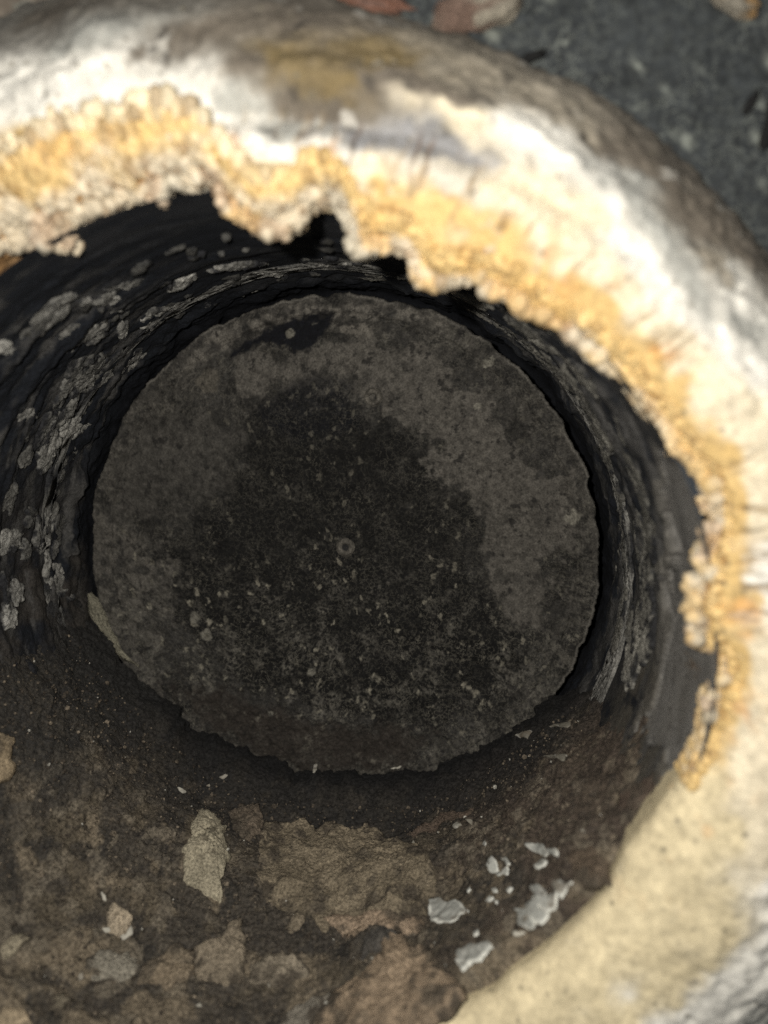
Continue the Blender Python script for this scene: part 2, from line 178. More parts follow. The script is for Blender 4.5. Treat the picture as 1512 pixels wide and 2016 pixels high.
def grid_faces(nu, nv, closed_u=False, flip=False):
    iu = np.arange(nu if closed_u else nu - 1); iv = np.arange(nv - 1)
    a, b = np.meshgrid(iu, iv, indexing='ij')
    a2 = (a + 1) % nu
    f = np.stack([a * nv + b, a2 * nv + b, a2 * nv + b + 1, a * nv + b + 1], -1).reshape(-1, 4)
    return f[:, ::-1] if flip else f

def empty(name, loc=(0, 0, 0)):
    o = bpy.data.objects.new(name, None)
    o.empty_display_size = 0.01
    o.location = np.asarray(loc) * MM
    COL.objects.link(o)
    return o

def tag(o, label=None, cat=None, group=None, kind=None):
    if label: o["label"] = label
    if cat: o["category"] = cat
    if group: o["group"] = group
    if kind: o["kind"] = kind
    return o

def ang(d):
    return (np.asarray(d, float) + 180) % 360 - 180

# ------------------------------------------------------------------ materials
def material(name, rough=0.9, grain=0.6, grain_amt=0.5, bump=0.25, bump_size=0.5, speck=None, speck_col=(0.2, 0.18, 0.15),
             pits=None, spec=0.25, sss=0.0, bump_dist=0.3):
    """colour from the mesh's 'col' attribute, broken up by fine grain; alpha of 'col' drives pale lace-like specks"""
    m = bpy.data.materials.new(name); m.use_nodes = True
    nt = m.node_tree; N = nt.nodes; L = nt.links
    b = N["Principled BSDF"]
    b.inputs["Roughness"].default_value = rough
    b.inputs["Specular IOR Level"].default_value = spec
    if sss:
        b.inputs["Subsurface Weight"].default_value = sss
        b.inputs["Subsurface Radius"].default_value = (1.0, 0.6, 0.3)
        b.inputs["Subsurface Scale"].default_value = 0.0012
    at = N.new("ShaderNodeAttribute"); at.attribute_name = "col"
    geo = N.new("ShaderNodeNewGeometry")
    mp = N.new("ShaderNodeVectorMath"); mp.operation = 'SCALE'; mp.inputs[3].default_value = 1000.0
    L.new(geo.outputs["Position"], mp.inputs[0])
    def noise(size, detail=4, rgh=0.6):
        n = N.new("ShaderNodeTexNoise"); n.inputs["Scale"].default_value = 1.0 / size
        n.inputs["Detail"].default_value = detail; n.inputs["Roughness"].default_value = rgh
        L.new(mp.outputs[0], n.inputs["Vector"]); return n
    def rng(src, a, bb, c, d):
        r = N.new("ShaderNodeMapRange"); L.new(src, r.inputs[0])
        for i, v in enumerate((a, bb, c, d)): r.inputs[i + 1].default_value = v
        return r
    g = noise(grain, 5, 0.7)
    r = rng(g.outputs["Fac"], 0.3, 0.7, 1 - grain_amt, 1 + grain_amt)
    mul = N.new("ShaderNodeVectorMath"); mul.operation = 'SCALE'
    L.new(at.outputs["Color"], mul.inputs[0]); L.new(r.outputs[0], mul.inputs[3])
    colour = mul.outputs[0]
    def mixin(fac, col):
        mx = N.new("ShaderNodeMix"); mx.data_type = 'RGBA'
        L.new(fac, mx.inputs[0]); L.new(colour_ref[0], mx.inputs[6]); mx.inputs[7].default_value = (*col, 1)
        colour_ref[0] = mx.outputs[2]
    colour_ref = [colour]
    if speck:
        n = noise(speck, 3, 0.65)
        # lace: a thin band of the noise around its middle plus isolated bright peaks
        sub = N.new("ShaderNodeMath"); sub.operation = 'SUBTRACT'; L.new(n.outputs["Fac"], sub.inputs[0]); sub.inputs[1].default_value = 0.5
        ab = N.new("ShaderNodeMath"); ab.operation = 'ABSOLUTE'; L.new(sub.outputs[0], ab.inputs[0])
        lace = rng(ab.outputs[0], 0.0, 0.035, 0.55, 0.0)
        n2 = noise(speck * 1.4, 4, 0.7)
        pk = rng(n2.outputs["Fac"], 0.60, 0.68, 0.0, 0.9)
        mxm = N.new("ShaderNodeMath"); mxm.operation = 'MAXIMUM'; L.new(lace.outputs[0], mxm.inputs[0]); L.new(pk.outputs[0], mxm.inputs[1])
        big = noise(9.0, 2); bg_ = rng(big.outputs["Fac"], 0.35, 0.65, 0.25, 1.0)
        ma = N.new("ShaderNodeMath"); ma.operation = 'MULTIPLY'; L.new(mxm.outputs[0], ma.inputs[0]); L.new(bg_.outputs[0], ma.inputs[1])
        mb = N.new("ShaderNodeMath"); mb.operation = 'MULTIPLY'; mb.use_clamp = True
        L.new(ma.outputs[0], mb.inputs[0]); L.new(at.outputs["Alpha"], mb.inputs[1])
        mixin(mb.outputs[0], speck_col)
    if pits:
        v = N.new("ShaderNodeTexVoronoi"); v.inputs["Scale"].default_value = 1.0 / pits[0]; L.new(mp.outputs[0], v.inputs["Vector"])
        d = rng(v.outputs["Distance"], 0.10, 0.24, pits[1], 0.0)
        sep = N.new("ShaderNodeSeparateColor"); L.new(v.outputs["Color"], sep.inputs[0])
        keep = rng(sep.outputs[0], 0.55, 0.75, 0.0, 1.0)
        mm_ = N.new("ShaderNodeMath"); mm_.operation = 'MULTIPLY'; L.new(d.outputs[0], mm_.inputs[0]); L.new(keep.outputs[0], mm_.inputs[1])
        mixin(mm_.outputs[0], pits[2])
    L.new(colour_ref[0], b.inputs["Base Color"])
    bn = noise(bump_size, 6, 0.65)
    bp = N.new("ShaderNodeBump"); bp.inputs["Strength"].default_value = bump; bp.inputs["Distance"].default_value = bump_dist * MM
    L.new(bn.outputs["Fac"], bp.inputs["Height"]); L.new(bp.outputs[0], b.inputs["Normal"])
    return m

M_WALL = material("sooty_pipe_wall", 0.85, 0.7, 0.5, 0.9, 0.8, bump_dist=0.6)
M_SCALE = material("grey_wall_scale", 0.95, 0.8, 0.75, 1.0, 0.7, bump_dist=0.7)
M_BED = material("soot_and_ash", 0.95, 0.8, 0.85, 1.0, 0.9, speck=1.5, speck_col=(0.17, 0.14, 0.10), bump_dist=1.1)
M_CAP = material("sooted_cap", 0.85, 0.5, 0.55, 0.9, 0.6, speck=1.7, speck_col=(0.22, 0.205, 0.165), bump_dist=0.4)
M_SLAB = material("caked_ash", 0.95, 0.6, 0.7, 1.0, 0.9, bump_dist=1.1)
M_FLAKE = material("pale_scale_flake", 0.75, 0.5, 0.22, 0.4, 0.6, spec=0.4)
M_LIP = material("sulphur_deposit", 0.9, 1.2, 0.25, 0.7, 1.0, pits=(2.5, 0.8, (0.15, 0.135, 0.10)), bump_dist=0.35, spec=0.08)
M_CRUST = material("nodular_crust", 0.8, 0.8, 0.28, 0.7, 0.7, spec=0.25)
M_PLATE = material("dark_enamel_plate", 0.7, 1.5, 0.5, 0.5, 1.5, speck=2.6, speck_col=(0.24, 0.26, 0.23))
M_CHAR = material("char", 0.9, 0.5, 0.3, 0.5, 0.5)

# ------------------------------------------------------------------ shapes of the place (radii in mm around the pipe axis)
def lip_radius(th):
    d = ang(np.asarray(th, float) + 130)
    return 75 + 15 * np.exp(-(d / 46.) ** 2)

def wall_radius(th, y):
    k = np.clip((50 - np.asarray(y, float)) / 50., 0, 1.3); k1 = np.minimum(k, 1)
    return 76 + (lip_radius(th) - 75 + 1.0) * k * k * (3 - 2 * k1)

def bed_thickness(th, y):
    d = ang(th)
    e = sstep(0, 34, d + 179) * sstep(0, 24, -15 - d)
    return 7 * e + 9 * e * np.exp(-((d + 98) / 48) ** 2) * sstep(58, 80, y) - 1.2

def cyl(th, y, r):
    t = np.radians(th)
    return np.stack([r * np.cos(t), np.asarray(y, float) + 0 * t, r * np.sin(t)], -1)

def bed_surface(th, y):
    """radius of the soot bed's surface, with its lumps"""
    p = cyl(th, y, 74.0)
    t = bed_thickness(th, y)
    t = t + 1.2 * fbm(p, 16, 3, 5) + 0.75 * fbm(p, 4.5, 3, 6)
    return wall_radius(th, y) - t

# edge of the crust at the mouth: closed description by angle
E_TH = np.array([e[0] for e in EDGE]); E_R = np.array([e[1] for e in EDGE])
_dense_t, _dense_r = [], []
for k in range(len(EDGE) - 1):
    for f in np.linspace(0, 1, 12, endpoint=False):
        _dense_t.append(E_TH[k] * (1 - f) + E_TH[k + 1] * f); _dense_r.append(E_R[k] * (1 - f) + E_R[k + 1] * f)
_dense_t = np.array(_dense_t); _dense_r = np.array(_dense_r)
TB = np.arange(-76, 122.5, 0.5)
TIP = np.array([_dense_r[np.abs(_dense_t - t) < 0.55].max() if (np.abs(_dense_t - t) < 0.55).any() else np.nan for t in TB])
ok = ~np.isnan(TIP); TIP = np.interp(TB, TB[ok], TIP[ok])
def tip_radius(th):
    return np.interp(ang(th), TB, TIP, left=TIP[0], right=TIP[-1])
ker = np.exp(-(np.arange(-12, 13) / 5.0) ** 2); ker /= ker.sum()
TIP_S = np.convolve(np.pad(TIP, 12, mode='edge'), ker, mode='valid')
def inner_lip(th):
    """radius at which the smooth part of the lip starts"""
    d = ang(th)
    knobbly = sstep(-20, -4, d)
    traced = np.interp(d, TB, TIP) * (1 - knobbly) + (np.interp(d, TB, TIP_S) + 2.6) * knobbly
    w = sstep(-84, -70, d) * (1 - sstep(118, 140, d))
    return traced * w + lip_radius(d) * (1 - w)

# ------------------------------------------------------------------ the plate behind the collar
th = np.linspace(-180, 180, 361)[:-1]; rr = np.concatenate([np.linspace(98, 150, 110), np.linspace(152, 420, 60)])
T, R_ = [a.ravel() for a in np.meshgrid(th, rr, indexing='ij')]
P = cyl(T, 13.0, R_)
P[:, 1] += 0.8 * fbm(P, 14, 4, 31)
wb = sstep(-0.15, 0.35, fbm(P, 22, 4, 33) - (P[:, 0] - 22) / 32)
c = np.tile(np.array([0.027, 0.031, 0.033]), (len(P), 1))
c = mixc(c, (0.12, 0.10, 0.08), wb)
c *= (1 + 0.35 * fbm(P, 5, 4, 35))[:, None]
pk, _, pid = worley(P, 3.4, 37)
c = mixc(c, (0.20, 0.215, 0.19), (1 - sstep(0.14, 0.36, pk)) * (pid > 0.5) * 0.95)
c = np.c_[c, 0.8 + 0.2 * fbm(P, 10, 2, 36)]
tag(link("backing_plate", mesh("backing_plate", P, grid_faces(len(th), len(rr), True), c), M_PLATE),
    "dark speckled plate behind the crusted pipe mouth", "plate", kind="structure")

# ------------------------------------------------------------------ the pipe
pipe = tag(empty("flue_pipe"), "sooted round pipe with a thick crust of yellow and white deposit on its mouth", "pipe")

# inner wall
nth, ny = 1300, 240
th = np.linspace(-180, 180, nth + 1)[:-1]; yy = np.concatenate([np.linspace(-1, 98, ny - 2), [106, 107]])
T, Y = [a.ravel() for a in np.meshgrid(th, yy, indexing='ij')]
P = cyl(T, Y, 75.0)
r = wall_radius(T, Y)
wu = np.radians(T) * 75
clean = inside(T + 2.0 * fbm(P, 5, 3, 41), Y + 3.5 * fbm(P, 5, 3, 42), CLEAN)
ridge = np.maximum(0, fbm(np.stack([wu * 0.16, Y, 0 * Y], 1), 6, 4, 43)) * 1.7 + 0.5 * fbm(P, 3, 3, 44)
ridge *= 1 - 0.6 * sstep(50, 65, T) * (1 - sstep(108, 124, T))
ridge *= 1 - 0.75 * sstep(-45, -28, T) * (1 - sstep(-8, 8, T))
ridge *= sstep(2, 20, Y) * (1 - sstep(78, 84, Y))
r = r - np.where(clean, 0.12 * fbm(P, 8, 3, 45), ridge + 0.7)
r -= (1.2 + 1.6 * fbm(P, 7, 4, 49)).clip(0, 3.5) * sstep(66, 80, Y)
r[Y > 106.5] = 20
P = cyl(T, np.minimum(Y, 106), r)
c = np.tile(np.array([0.0105, 0.0125, 0.017]), (len(P), 1))
low = sstep(150, 185, np.where(T < 0, T + 360, T)) * (T > 100) + ((T < -100) * 1.0)
c = mixc(c, (0.040, 0.036, 0.032), np.clip(low + 0.0, 0, 1) * sstep(-0.5, 0.4, fbm(P, 8, 4, 46)))
side = 1 - sstep(30, 62, np.abs(T))
c = mixc(c, (0.034, 0.034, 0.034), side * sstep(-0.3, 0.5, fbm(P, 5, 4, 47)))
lowr = sstep(-50, -35, T) * (1 - sstep(-8, 6, T + 6 * fbm(P, 7, 4, 56))) * (1 - sstep(40, 62, Y))
c = mixc(c, (0.088, 0.080, 0.066), lowr * sstep(-.6, .1, fbm(P, 5, 4, 57)))
veil = sstep(0.0, 0.5, fbm(np.stack([wu * 0.3, Y, 0 * Y], 1), 4, 4, 48, .6) + 0.02)
c = mixc(c, (0.075, 0.073, 0.07), veil * (0.9 - 0.72 * sstep(50, 65, T) * (1 - sstep(112, 130, T))) * (1 - sstep(78, 83, Y)))
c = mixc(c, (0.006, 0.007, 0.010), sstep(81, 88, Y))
c = mixc(c, (0.19, 0.183, 0.17), clean * (0.9 - 0.35 * sstep(0.0, 0.6, fbm(np.stack([wu * 0.5, Y, 0 * Y], 1), 6, 5, 50, .6))))
c = mixc(c, (0.06, 0.055, 0.05), clean * sstep(0.45, 0.62, fbm(P, 2.5, 4, 55, .6)) * 0.7)
rim_line = inside(T + 2.0 * fbm(P, 5, 3, 41) - 1.2, Y + 3.5 * fbm(P, 5, 3, 42) - 3.0, CLEAN) & ~clean
c = mixc(c, (0.16, 0.15, 0.13), rim_line * 0.6)
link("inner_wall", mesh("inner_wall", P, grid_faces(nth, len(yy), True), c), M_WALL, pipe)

# lip: a swollen ring of deposit, from inside the mouth over the crest and down to the plate
prof = np.array([(3.0, 18), (1.6, 10), (0.5, 4.5), (0.0, 2.2), (0.4, 0.3), (1.8, -1.3), (4.5, -2.8), (9, -4.2), (13, -4.2), (18, -3), (23, 0), (27, 3.6), (31, 8), (33.5, 12), (35, 16)])
sk = np.concatenate([[0], np.cumsum(np.hypot(*np.diff(prof, axis=0).T))])
nt_, ns = 1600, 165
ss = np.linspace(0, sk[-1], ns)
pd, py = np.interp(ss, sk, prof[:, 0]), np.interp(ss, sk, prof[:, 1])
for _ in range(10):
    pd[1:-1] = 0.25 * pd[:-2] + 0.5 * pd[1:-1] + 0.25 * pd[2:]; py[1:-1] = 0.25 * py[:-2] + 0.5 * py[1:-1] + 0.25 * py[2:]
th = np.linspace(-180, 180, nt_ + 1)[:-1]
T, I = np.meshgrid(th, np.arange(ns), indexing='ij'); T = T.ravel(); I = I.ravel()
D = pd[I]; Y0 = py[I]
D = D * (1 + (0.32 * (1 - sstep(-30, 10, T)) + 0.3 * sstep(74, 98, T) * (1 - sstep(150, 180, T))) * sstep(4, 22, D))
LR, IL = lip_radius(T), inner_lip(T)
Rr = LR + D + (IL - LR) * np.clip(1 - D / 12, 0, 1)
# a fold along the top: the inner band sinks behind, a second ridge runs outside it
fold = sstep(40, 58, T) * (1 - sstep(84, 100, T))
Yb = Y0 + fold * (3.4 * np.exp(-((Rr - 88.0 + (T - 65) * 0.05) / 2.6) ** 2) - 2.2 * np.exp(-((Rr - 93.5) / 3.0) ** 2))
Yb += 2.5 * sstep(84, 92, Rr) * sstep(78, 88, T) * (1 - sstep(96, 104, T))
P0 = cyl(T, Yb, Rr)
amp = sstep(-1, 6, D)
lump = fbm(P0, 11, 4, 51)
crumb = fbm(P0, 2.6, 4, 52)
d1, d2, cid = worley(P0 * np.array([1, 1, 1.0]), 2.2, 53)
knob = np.clip(1 - d1 * d1 * 1.6, 0, 1)
kz = (0.35 + 0.65 * sstep(-45, 10, T)) * (1 - sstep(3, 9, D))
disp = 0.7 * lump * amp + (0.22 + 0.35 * sstep(12, 18, D)) * crumb + knob * 0.7 * kz * (1 - sstep(1.5, 5, D)) + 0.08 * knob * amp
# radial cracks between the yellow foot and the white crest
rs = random.Random(5)
crack = np.zeros(len(T))
for k in range(34):
    tc = rs.uniform(4, 100); ra, rb = rs.uniform(79.5, 83), rs.uniform(84, 90)
    slant = rs.uniform(-0.12, 0.25); wdt = rs.uniform(0.12, 0.3)
    near = np.abs(ang(T - tc)) < 6
    off = np.radians(ang(T[near] - tc)) * Rr[near] - slant * (Rr[near] - ra) - 0.35 * fbm(P0[near], 3, 2, 60 + k)
    crack[near] = np.maximum(crack[near], np.exp(-(off / wdt) ** 2) * sstep(ra - .8, ra + .8, Rr[near]) * (1 - sstep(rb - 2.5, rb, Rr[near])))
disp *= 1 - 0.7 * (1 - sstep(2, 5, D)) * (1 - sstep(-16, -8, T))
disp -= 0.9 * crack
nrm_r = np.gradient(py)[I] * -1; nrm_y = np.gradient(pd)[I]
ln = np.hypot(nrm_r, nrm_y); nrm_r, nrm_y = -nrm_r / ln, -nrm_y / ln
Rr2 = Rr + nrm_r * disp; Y2 = Yb + nrm_y * disp
P = cyl(T, Y2, Rr2)
PAL = dict(w=(.73, .71, .645), c=(.71, .63, .47), y=(.60, .42, .18), m=(.64, .55, .36), g=(.36, .36, .33), b=(.15, .13, .105), o=(.19, .145, .075),
           t=(.27, .24, .19), s=(.26, .26, .265), l=(.55, .51, .43))  # s: shadow grey of the fold's groove, painted into the deposit's colour
num = np.zeros((len(T), 3)); den = np.zeros(len(T))
wt = T + 4.0 * fbm(P0, 9, 4, 71); wr = Rr + 2.4 * fbm(P0, 7, 5, 72)
wr = wr - 9.0 * (1 - sstep(-32, -8, T)) * sstep(80, 96, Rr)
for (a, q, k) in RIM_STAINS_SHADE:
    d2_ = (np.radians(ang(wt - a)) * 85 * 0.42) ** 2 + (wr - q) ** 2
    w = 1.0 / (d2_ + 0.4) ** 2.2
    num += w[:, None] * np.array(PAL[k]); den += w
c = num / den[:, None]
c *= (1 + 0.16 * fbm(P0, 3, 4, 73))[:, None]
c = mixc(c, (0.16, 0.10, 0.06), np.clip(crack, 0, 1) * 0.75)
oran = sstep(0.25, 0.7, fbm(P0, 5, 4, 74)) * (1 - sstep(80, 88, Rr)) * sstep(-40, 0, T)
c = mixc(c, (.60, .30, .10), oran * 0.6)
foot = sstep(-12, 2, T) * (1 - sstep(0.6, 1.0, (D + 1.2 * fbm(P0, 4, 3, 75)) / np.interp(T, [-8, 40, 70, 86, 95, 122], [1.4, 1.8, 3.0, 5.5, 8.5, 12.5])))
gold = sstep(-16, 0, T) * (1 - sstep(78, 90, T)) * (1 - sstep(0.8, 4.6, D + 1.4 * fbm(P0, 5, 4, 91)))
c = mixc(c, (.63, .45, .20), gold * 0.75)
stri = fbm(np.stack([np.radians(T) * 85 + 0.12 * Rr, Rr * 0.16, 0 * T], 1), 1.3, 4, 92, .6)
c = mixc(c, (.34, .25, .14), sstep(.22, .6, stri) * sstep(2, 6, D) * (1 - sstep(9, 15, D)) * sstep(-4, 8, T) * (1 - sstep(92, 104, T)) * .55)
c = mixc(c, (.30, .16, .06), foot * 0.85)  # dark amber between the nodules: crevice shade put into the colour
bl = fbm(P0, 4.5, 5, 77, .62); dull = sstep(.0, .35, .55 - c.mean(1))
c = mixc(c, (.52, .50, .45), dull * sstep(.42, .62, bl) * .75)
c = mixc(c, (.055, .05, .045), dull * sstep(.38, .65, fbm(P0, 3.0, 5, 78, .62)) * .7)
c = mixc(c, (.30, .28, .25), (1 - dull) * sstep(.5, .7, fbm(P0, 3.0, 5, 79, .62)) * sstep(86, 92, Rr) * .6)
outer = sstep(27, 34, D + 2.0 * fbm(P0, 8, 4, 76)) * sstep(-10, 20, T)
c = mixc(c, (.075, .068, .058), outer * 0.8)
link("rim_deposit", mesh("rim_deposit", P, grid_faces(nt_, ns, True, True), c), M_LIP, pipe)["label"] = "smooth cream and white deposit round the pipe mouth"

# knobbly crust hanging inside the upper and right half of the mouth
def ico(sub):
    import bmesh
    bm = bmesh.new(); bmesh.ops.create_icosphere(bm, subdivisions=sub, radius=1.0)
    v = np.array([x.co[:] for x in bm.verts]); f = np.array([[x.index for x in q.verts] for q in bm.faces]); bm.free()
    return v, f
ICO2, ICO3 = ico(2), ico(3)
rng = np.random.default_rng(11)
nods = []      # theta, r, y, size, stretch
seg = np.hypot(np.diff(E_R), np.radians(np.diff(E_TH)) * 77)
cum = np.concatenate([[0], np.cumsum(seg)])
last = cum[np.argmax(E_TH < -13.5)]
s_at = 0.0
while s_at < last:
    s = s_at; s_at += rng.uniform(.5, 1.2)
    t = np.interp(s, cum, E_TH); q = np.interp(s, cum, E_R)
    a = rng.uniform(.5, .95) if rng.uniform() < .55 else rng.uniform(.95, 1.6)
    nods.append((t, q + a * 0.95, rng.uniform(-0.2, 3.4), a, rng.uniform(1.0, 1.35)))
for k in range(8200):
    t = rng.uniform(-15, 122.5)
    tip = tip_radius(t)
    wide = np.interp(t, [-8, 40, 70, 86, 95, 122], [0.8, 1.2, 2.4, 5.0, 8.5, 12.5])
    base = float(inner_lip(t)) + wide * rng.uniform(.75, 1.15)
    if t > 85 and rng.uniform() < 0.15: continue
    a = rng.uniform(.42, 1.0) if t < 80 else rng.uniform(.6, 1.35)
    q = tip + a + (base - tip - a) * rng.uniform(0, 1) ** 1.35
    if q < tip + a: continue
    f = (q - tip) / max(base - tip, 1)
    over = q - float(inner_lip(t))
    front = float(np.interp(over, prof[3:, 0], prof[3:, 1])) - 0.35 if over > 0 else 1.9
    layer = rng.choice([0, 0, 1, 2]) if over < 1 else 0
    nods.append((t, q, front + layer * 1.7 + rng.uniform(-.45, .45), a, rng.uniform(1.0, 1.7) if t > 80 else rng.uniform(1.0, 1.4)))
nods = np.array(nods)
# clumps meet in the notches of the edge
cuts = [-16, 2.5, 9.5, 19.5, 25.5, 33, 41, 50.5, 58.5, 66, 72.0, 80.5, 88.0, 92.8, 99.9, 106.5, 111.8, 116.8, 124]
for ci in range(len(cuts) - 1):
    sel = nods[(nods[:, 0] >= cuts[ci]) & (nods[:, 0] < cuts[ci + 1])]
    if len(sel) == 0: continue
    VV, FF, CC, base_i = [], [], [], 0
    for (t, q, y, a, st) in sel:
        tip = float(tip_radius(t)); at_tip = q - tip < 2.6
        v, f = ICO3 if (at_tip and y < 3) else ICO2
        tr = math.radians(t)
        er = np.array([math.cos(tr), 0, math.sin(tr)]); et = np.array([-math.sin(tr), 0, math.cos(tr)]); ey = np.array([0, 1, 0])
        w = v * (a * st, a, a)
        VV.append(er * q + ey * y + w[:, :1] * er + w[:, 1:2] * et + w[:, 2:] * ey)
        FF.append(f + base_i); base_i += len(v)
        g = min(max((q - tip) / (float(inner_lip(t)) + float(np.interp(t, [-8, 40, 70, 86, 95, 122], [0.8, 1.2, 2.4, 5.0, 8.5, 12.5])) - tip), 0), 1)
        CC.append(np.tile([t, q, g, rng.uniform(-1, 1)], (len(v), 1)))
    V = np.concatenate(VV); F = np.concatenate(FF); K = np.concatenate(CC)
    V = V + 0.28 * np.stack([fbm(V, 1.5, 3, 81), fbm(V, 1.5, 3, 82), fbm(V, 1.5, 3, 83)], 1)
    g = K[:, 2]
    c = mixc(np.tile(np.array([.58, .50, .37]), (len(V), 1)), (.63, .45, .20), sstep(0.2, 0.75, g + 0.35 * fbm(V, 6, 3, 84)))
    c = mixc(c, (.50, .46, .37), 0.8 * sstep(0.05, 0.5, fbm(V, 9, 3, 85)) * (1 - sstep(0.3, 0.8, g)))
    c = mixc(c, (.62, .40, .15), 0.65 * sstep(0.28, 0.58, fbm(V, 7, 4, 86)))
    c = mixc(c, (.66, .47, .22), 0.75 * (1 - sstep(22, 45, K[:, 0])) * sstep(-.35, .3, fbm(V, 5, 3, 88)))
    c = mixc(c, (.42, .27, .17), 0.45 * sstep(0.35, 0.65, fbm(V, 5, 4, 87)) * (1 - sstep(0.55, .95, g)))
    c = mixc(c, (.74, .66, .49), sstep(0.75, 1.0, g) * 0.8 * sstep(80, 92, K[:, 0]))
    c = mixc(c, (.36, .20, .08), 0.35 * (K[:, 3] < -0.72))
    c *= 0.95 * (1 + 0.26 * K[:, 3])[:, None]
    link("crust_clump", mesh("crust_clump", V, F, c), M_CRUST, pipe)

# ------------------------------------------------------------------ pieces laid on a surface of revolution
def resample(poly, n):
    p = np.asarray(poly, float); q = np.vstack([p, p[:1]])
    s = np.concatenate([[0], np.cumsum(np.hypot(*np.diff(q, axis=0).T))])
    t = np.linspace(0, s[-1], n, endpoint=False)
    return np.stack([np.interp(t, s, q[:, 0]), np.interp(t, s, q[:, 1])], 1)

def piece(name, outline, surf, thick, mat, colour, parent=None, jag=0.25, rough=0.25, seed=0, n=None, rings=None, tilt=(0, 0), lift=0.0, edge_col=None, sink=0.8, colfn=None, dome=0.0, wedge=False):
    """outline = (angle, y) points; surf(angle, y) = radius of what it lies on"""
    p = np.array([(math.radians(a) * 72, b) for a, b in outline])
    per = np.hypot(*np.diff(np.vstack([p, p[:1]]), axis=0).T).sum()
    n = n or int(np.clip(per / 0.45, 14, 260))
    q = resample(p, n)
    h3 = np.c_[q, np.full(n, seed * 3.7)]
    q = q + jag * np.stack([fbm(h3, 3.6, 5, 101, .6), fbm(h3, 3.6, 5, 102, .6)], 1) * min(1.0, per / 14)
    ctr = q.mean(0)
    rings = rings or int(np.clip(per / 6 / 0.45, 3, 60))
    ts = np.linspace(0, 1, rings + 1)[1:]
    UV = np.concatenate([ctr[None]] + [ctr + (q - ctr) * t for t in ts] + [ctr + (q - ctr) * 1.0])
    tt = np.concatenate([[0.0]] + [np.full(n, t) for t in ts] + [np.full(n, 1.0)])
    a = np.degrees(UV[:, 0] / 72); y = UV[:, 1]
    h3 = np.c_[UV, np.full(len(UV), seed * 3.7)]
    h = lift + thick * (1 - 0.45 * tt ** 5) + dome * (1 - tt ** 2) + rough * (fbm(h3, 3.2, 5, 103, .6) + 0.75 * fbm(h3, 1.1, 3, 107))
    if wedge:
        k1_, k2_, kid_ = worley(h3, 2.6, 171)
        h = h + 0.55 * (kid_ - 0.5) * sstep(0.02, 0.18, k2_ - k1_) * (1 - tt ** 4)
        un = (UV - ctr) / (np.abs(q - ctr).max(0) + 1e-6)
        h *= sstep(-1.3, 0.5, 0.75 * un[:, 0] + 0.65 * un[:, 1] + 0.35 * fbm(h3, 5, 3, 108)) * 0.92 + 0.08
    h += tilt[0] * (UV[:, 0] - ctr[0]) + tilt[1] * (UV[:, 1] - ctr[1])
    h = np.maximum(h, 0.12)
    h[-n:] = np.minimum(-sink, h[-n:] - 0.2) if lift == 0 else h[-n:] - 0.35
    r = surf(a, y) - h
    P = cyl(a, y, r)
    fan = np.array([[0, 1 + i, 1 + (i + 1) % n, 1 + (i + 1) % n] for i in range(n)])
    tri = fan[:, :3]
    quads = []
    for k in range(rings):
        i = np.arange(n); b0 = 1 + k * n; b1 = 1 + (k + 1) * n
        quads.append(np.stack([b0 + i, b1 + i, b1 + (i + 1) % n, b0 + (i + 1) % n], 1))
    quads = np.concatenate(quads)
    F = np.concatenate([tri, quads[:, [0, 1, 2]], quads[:, [0, 2, 3]]])[:, ::-1]
    c = np.tile(np.array(colour, float), (len(P), 1))
    c *= (1 + 0.22 * fbm(h3, 4, 4, 104))[:, None]
    if colfn is not None: c = colfn(c, h3, tt)
    if edge_col is not None: c = mixc(c, edge_col, sstep(0.86, 0.99, tt + 0.12 * fbm(h3, 1.5, 2, 105)))
    loc = P[0] if parent is None else np.zeros(3)
    return link(name, mesh(name, P - loc, F, c), mat, parent, None if parent is not None else loc)

# grey scale left on the pipe wall
def scale_surf(a, y):
    return wall_radius(a, y) - 0.7
def mottle(dark):
    def fn(c, h3, tt):
        c = c * (1 + 0.5 * fbm(h3, 9, 3, 113))[:, None].clip(.3, 2)
        c = mixc(c, dark, 0.92 * sstep(-0.12, 0.38, fbm(h3, 3.6, 5, 111) + 0.75 * (tt - 0.80)))
        return mixc(c, np.array(c[0]) * 1.5, 0.6 * sstep(0.35, 0.7, fbm(h3, 2.2, 3, 112)))
    return fn
rw = random.Random(91)
EXTRA = []
for k in range(100):
    if k >= 70:
        a0, y0, w0 = rw.uniform(80, 125), rw.uniform(24, 76), rw.uniform(1, 4)
    elif k < 42:
        a0, y0, w0 = rw.uniform(122, 180), rw.uniform(14, 76), rw.uniform(3, 9)
    else:
        a0, y0, w0 = rw.uniform(-12, 52), rw.uniform(34, 77), rw.uniform(4, 14)
    EXTRA.append([(a0, y0), (a0 + w0, y0 + rw.uniform(-2, 2))])
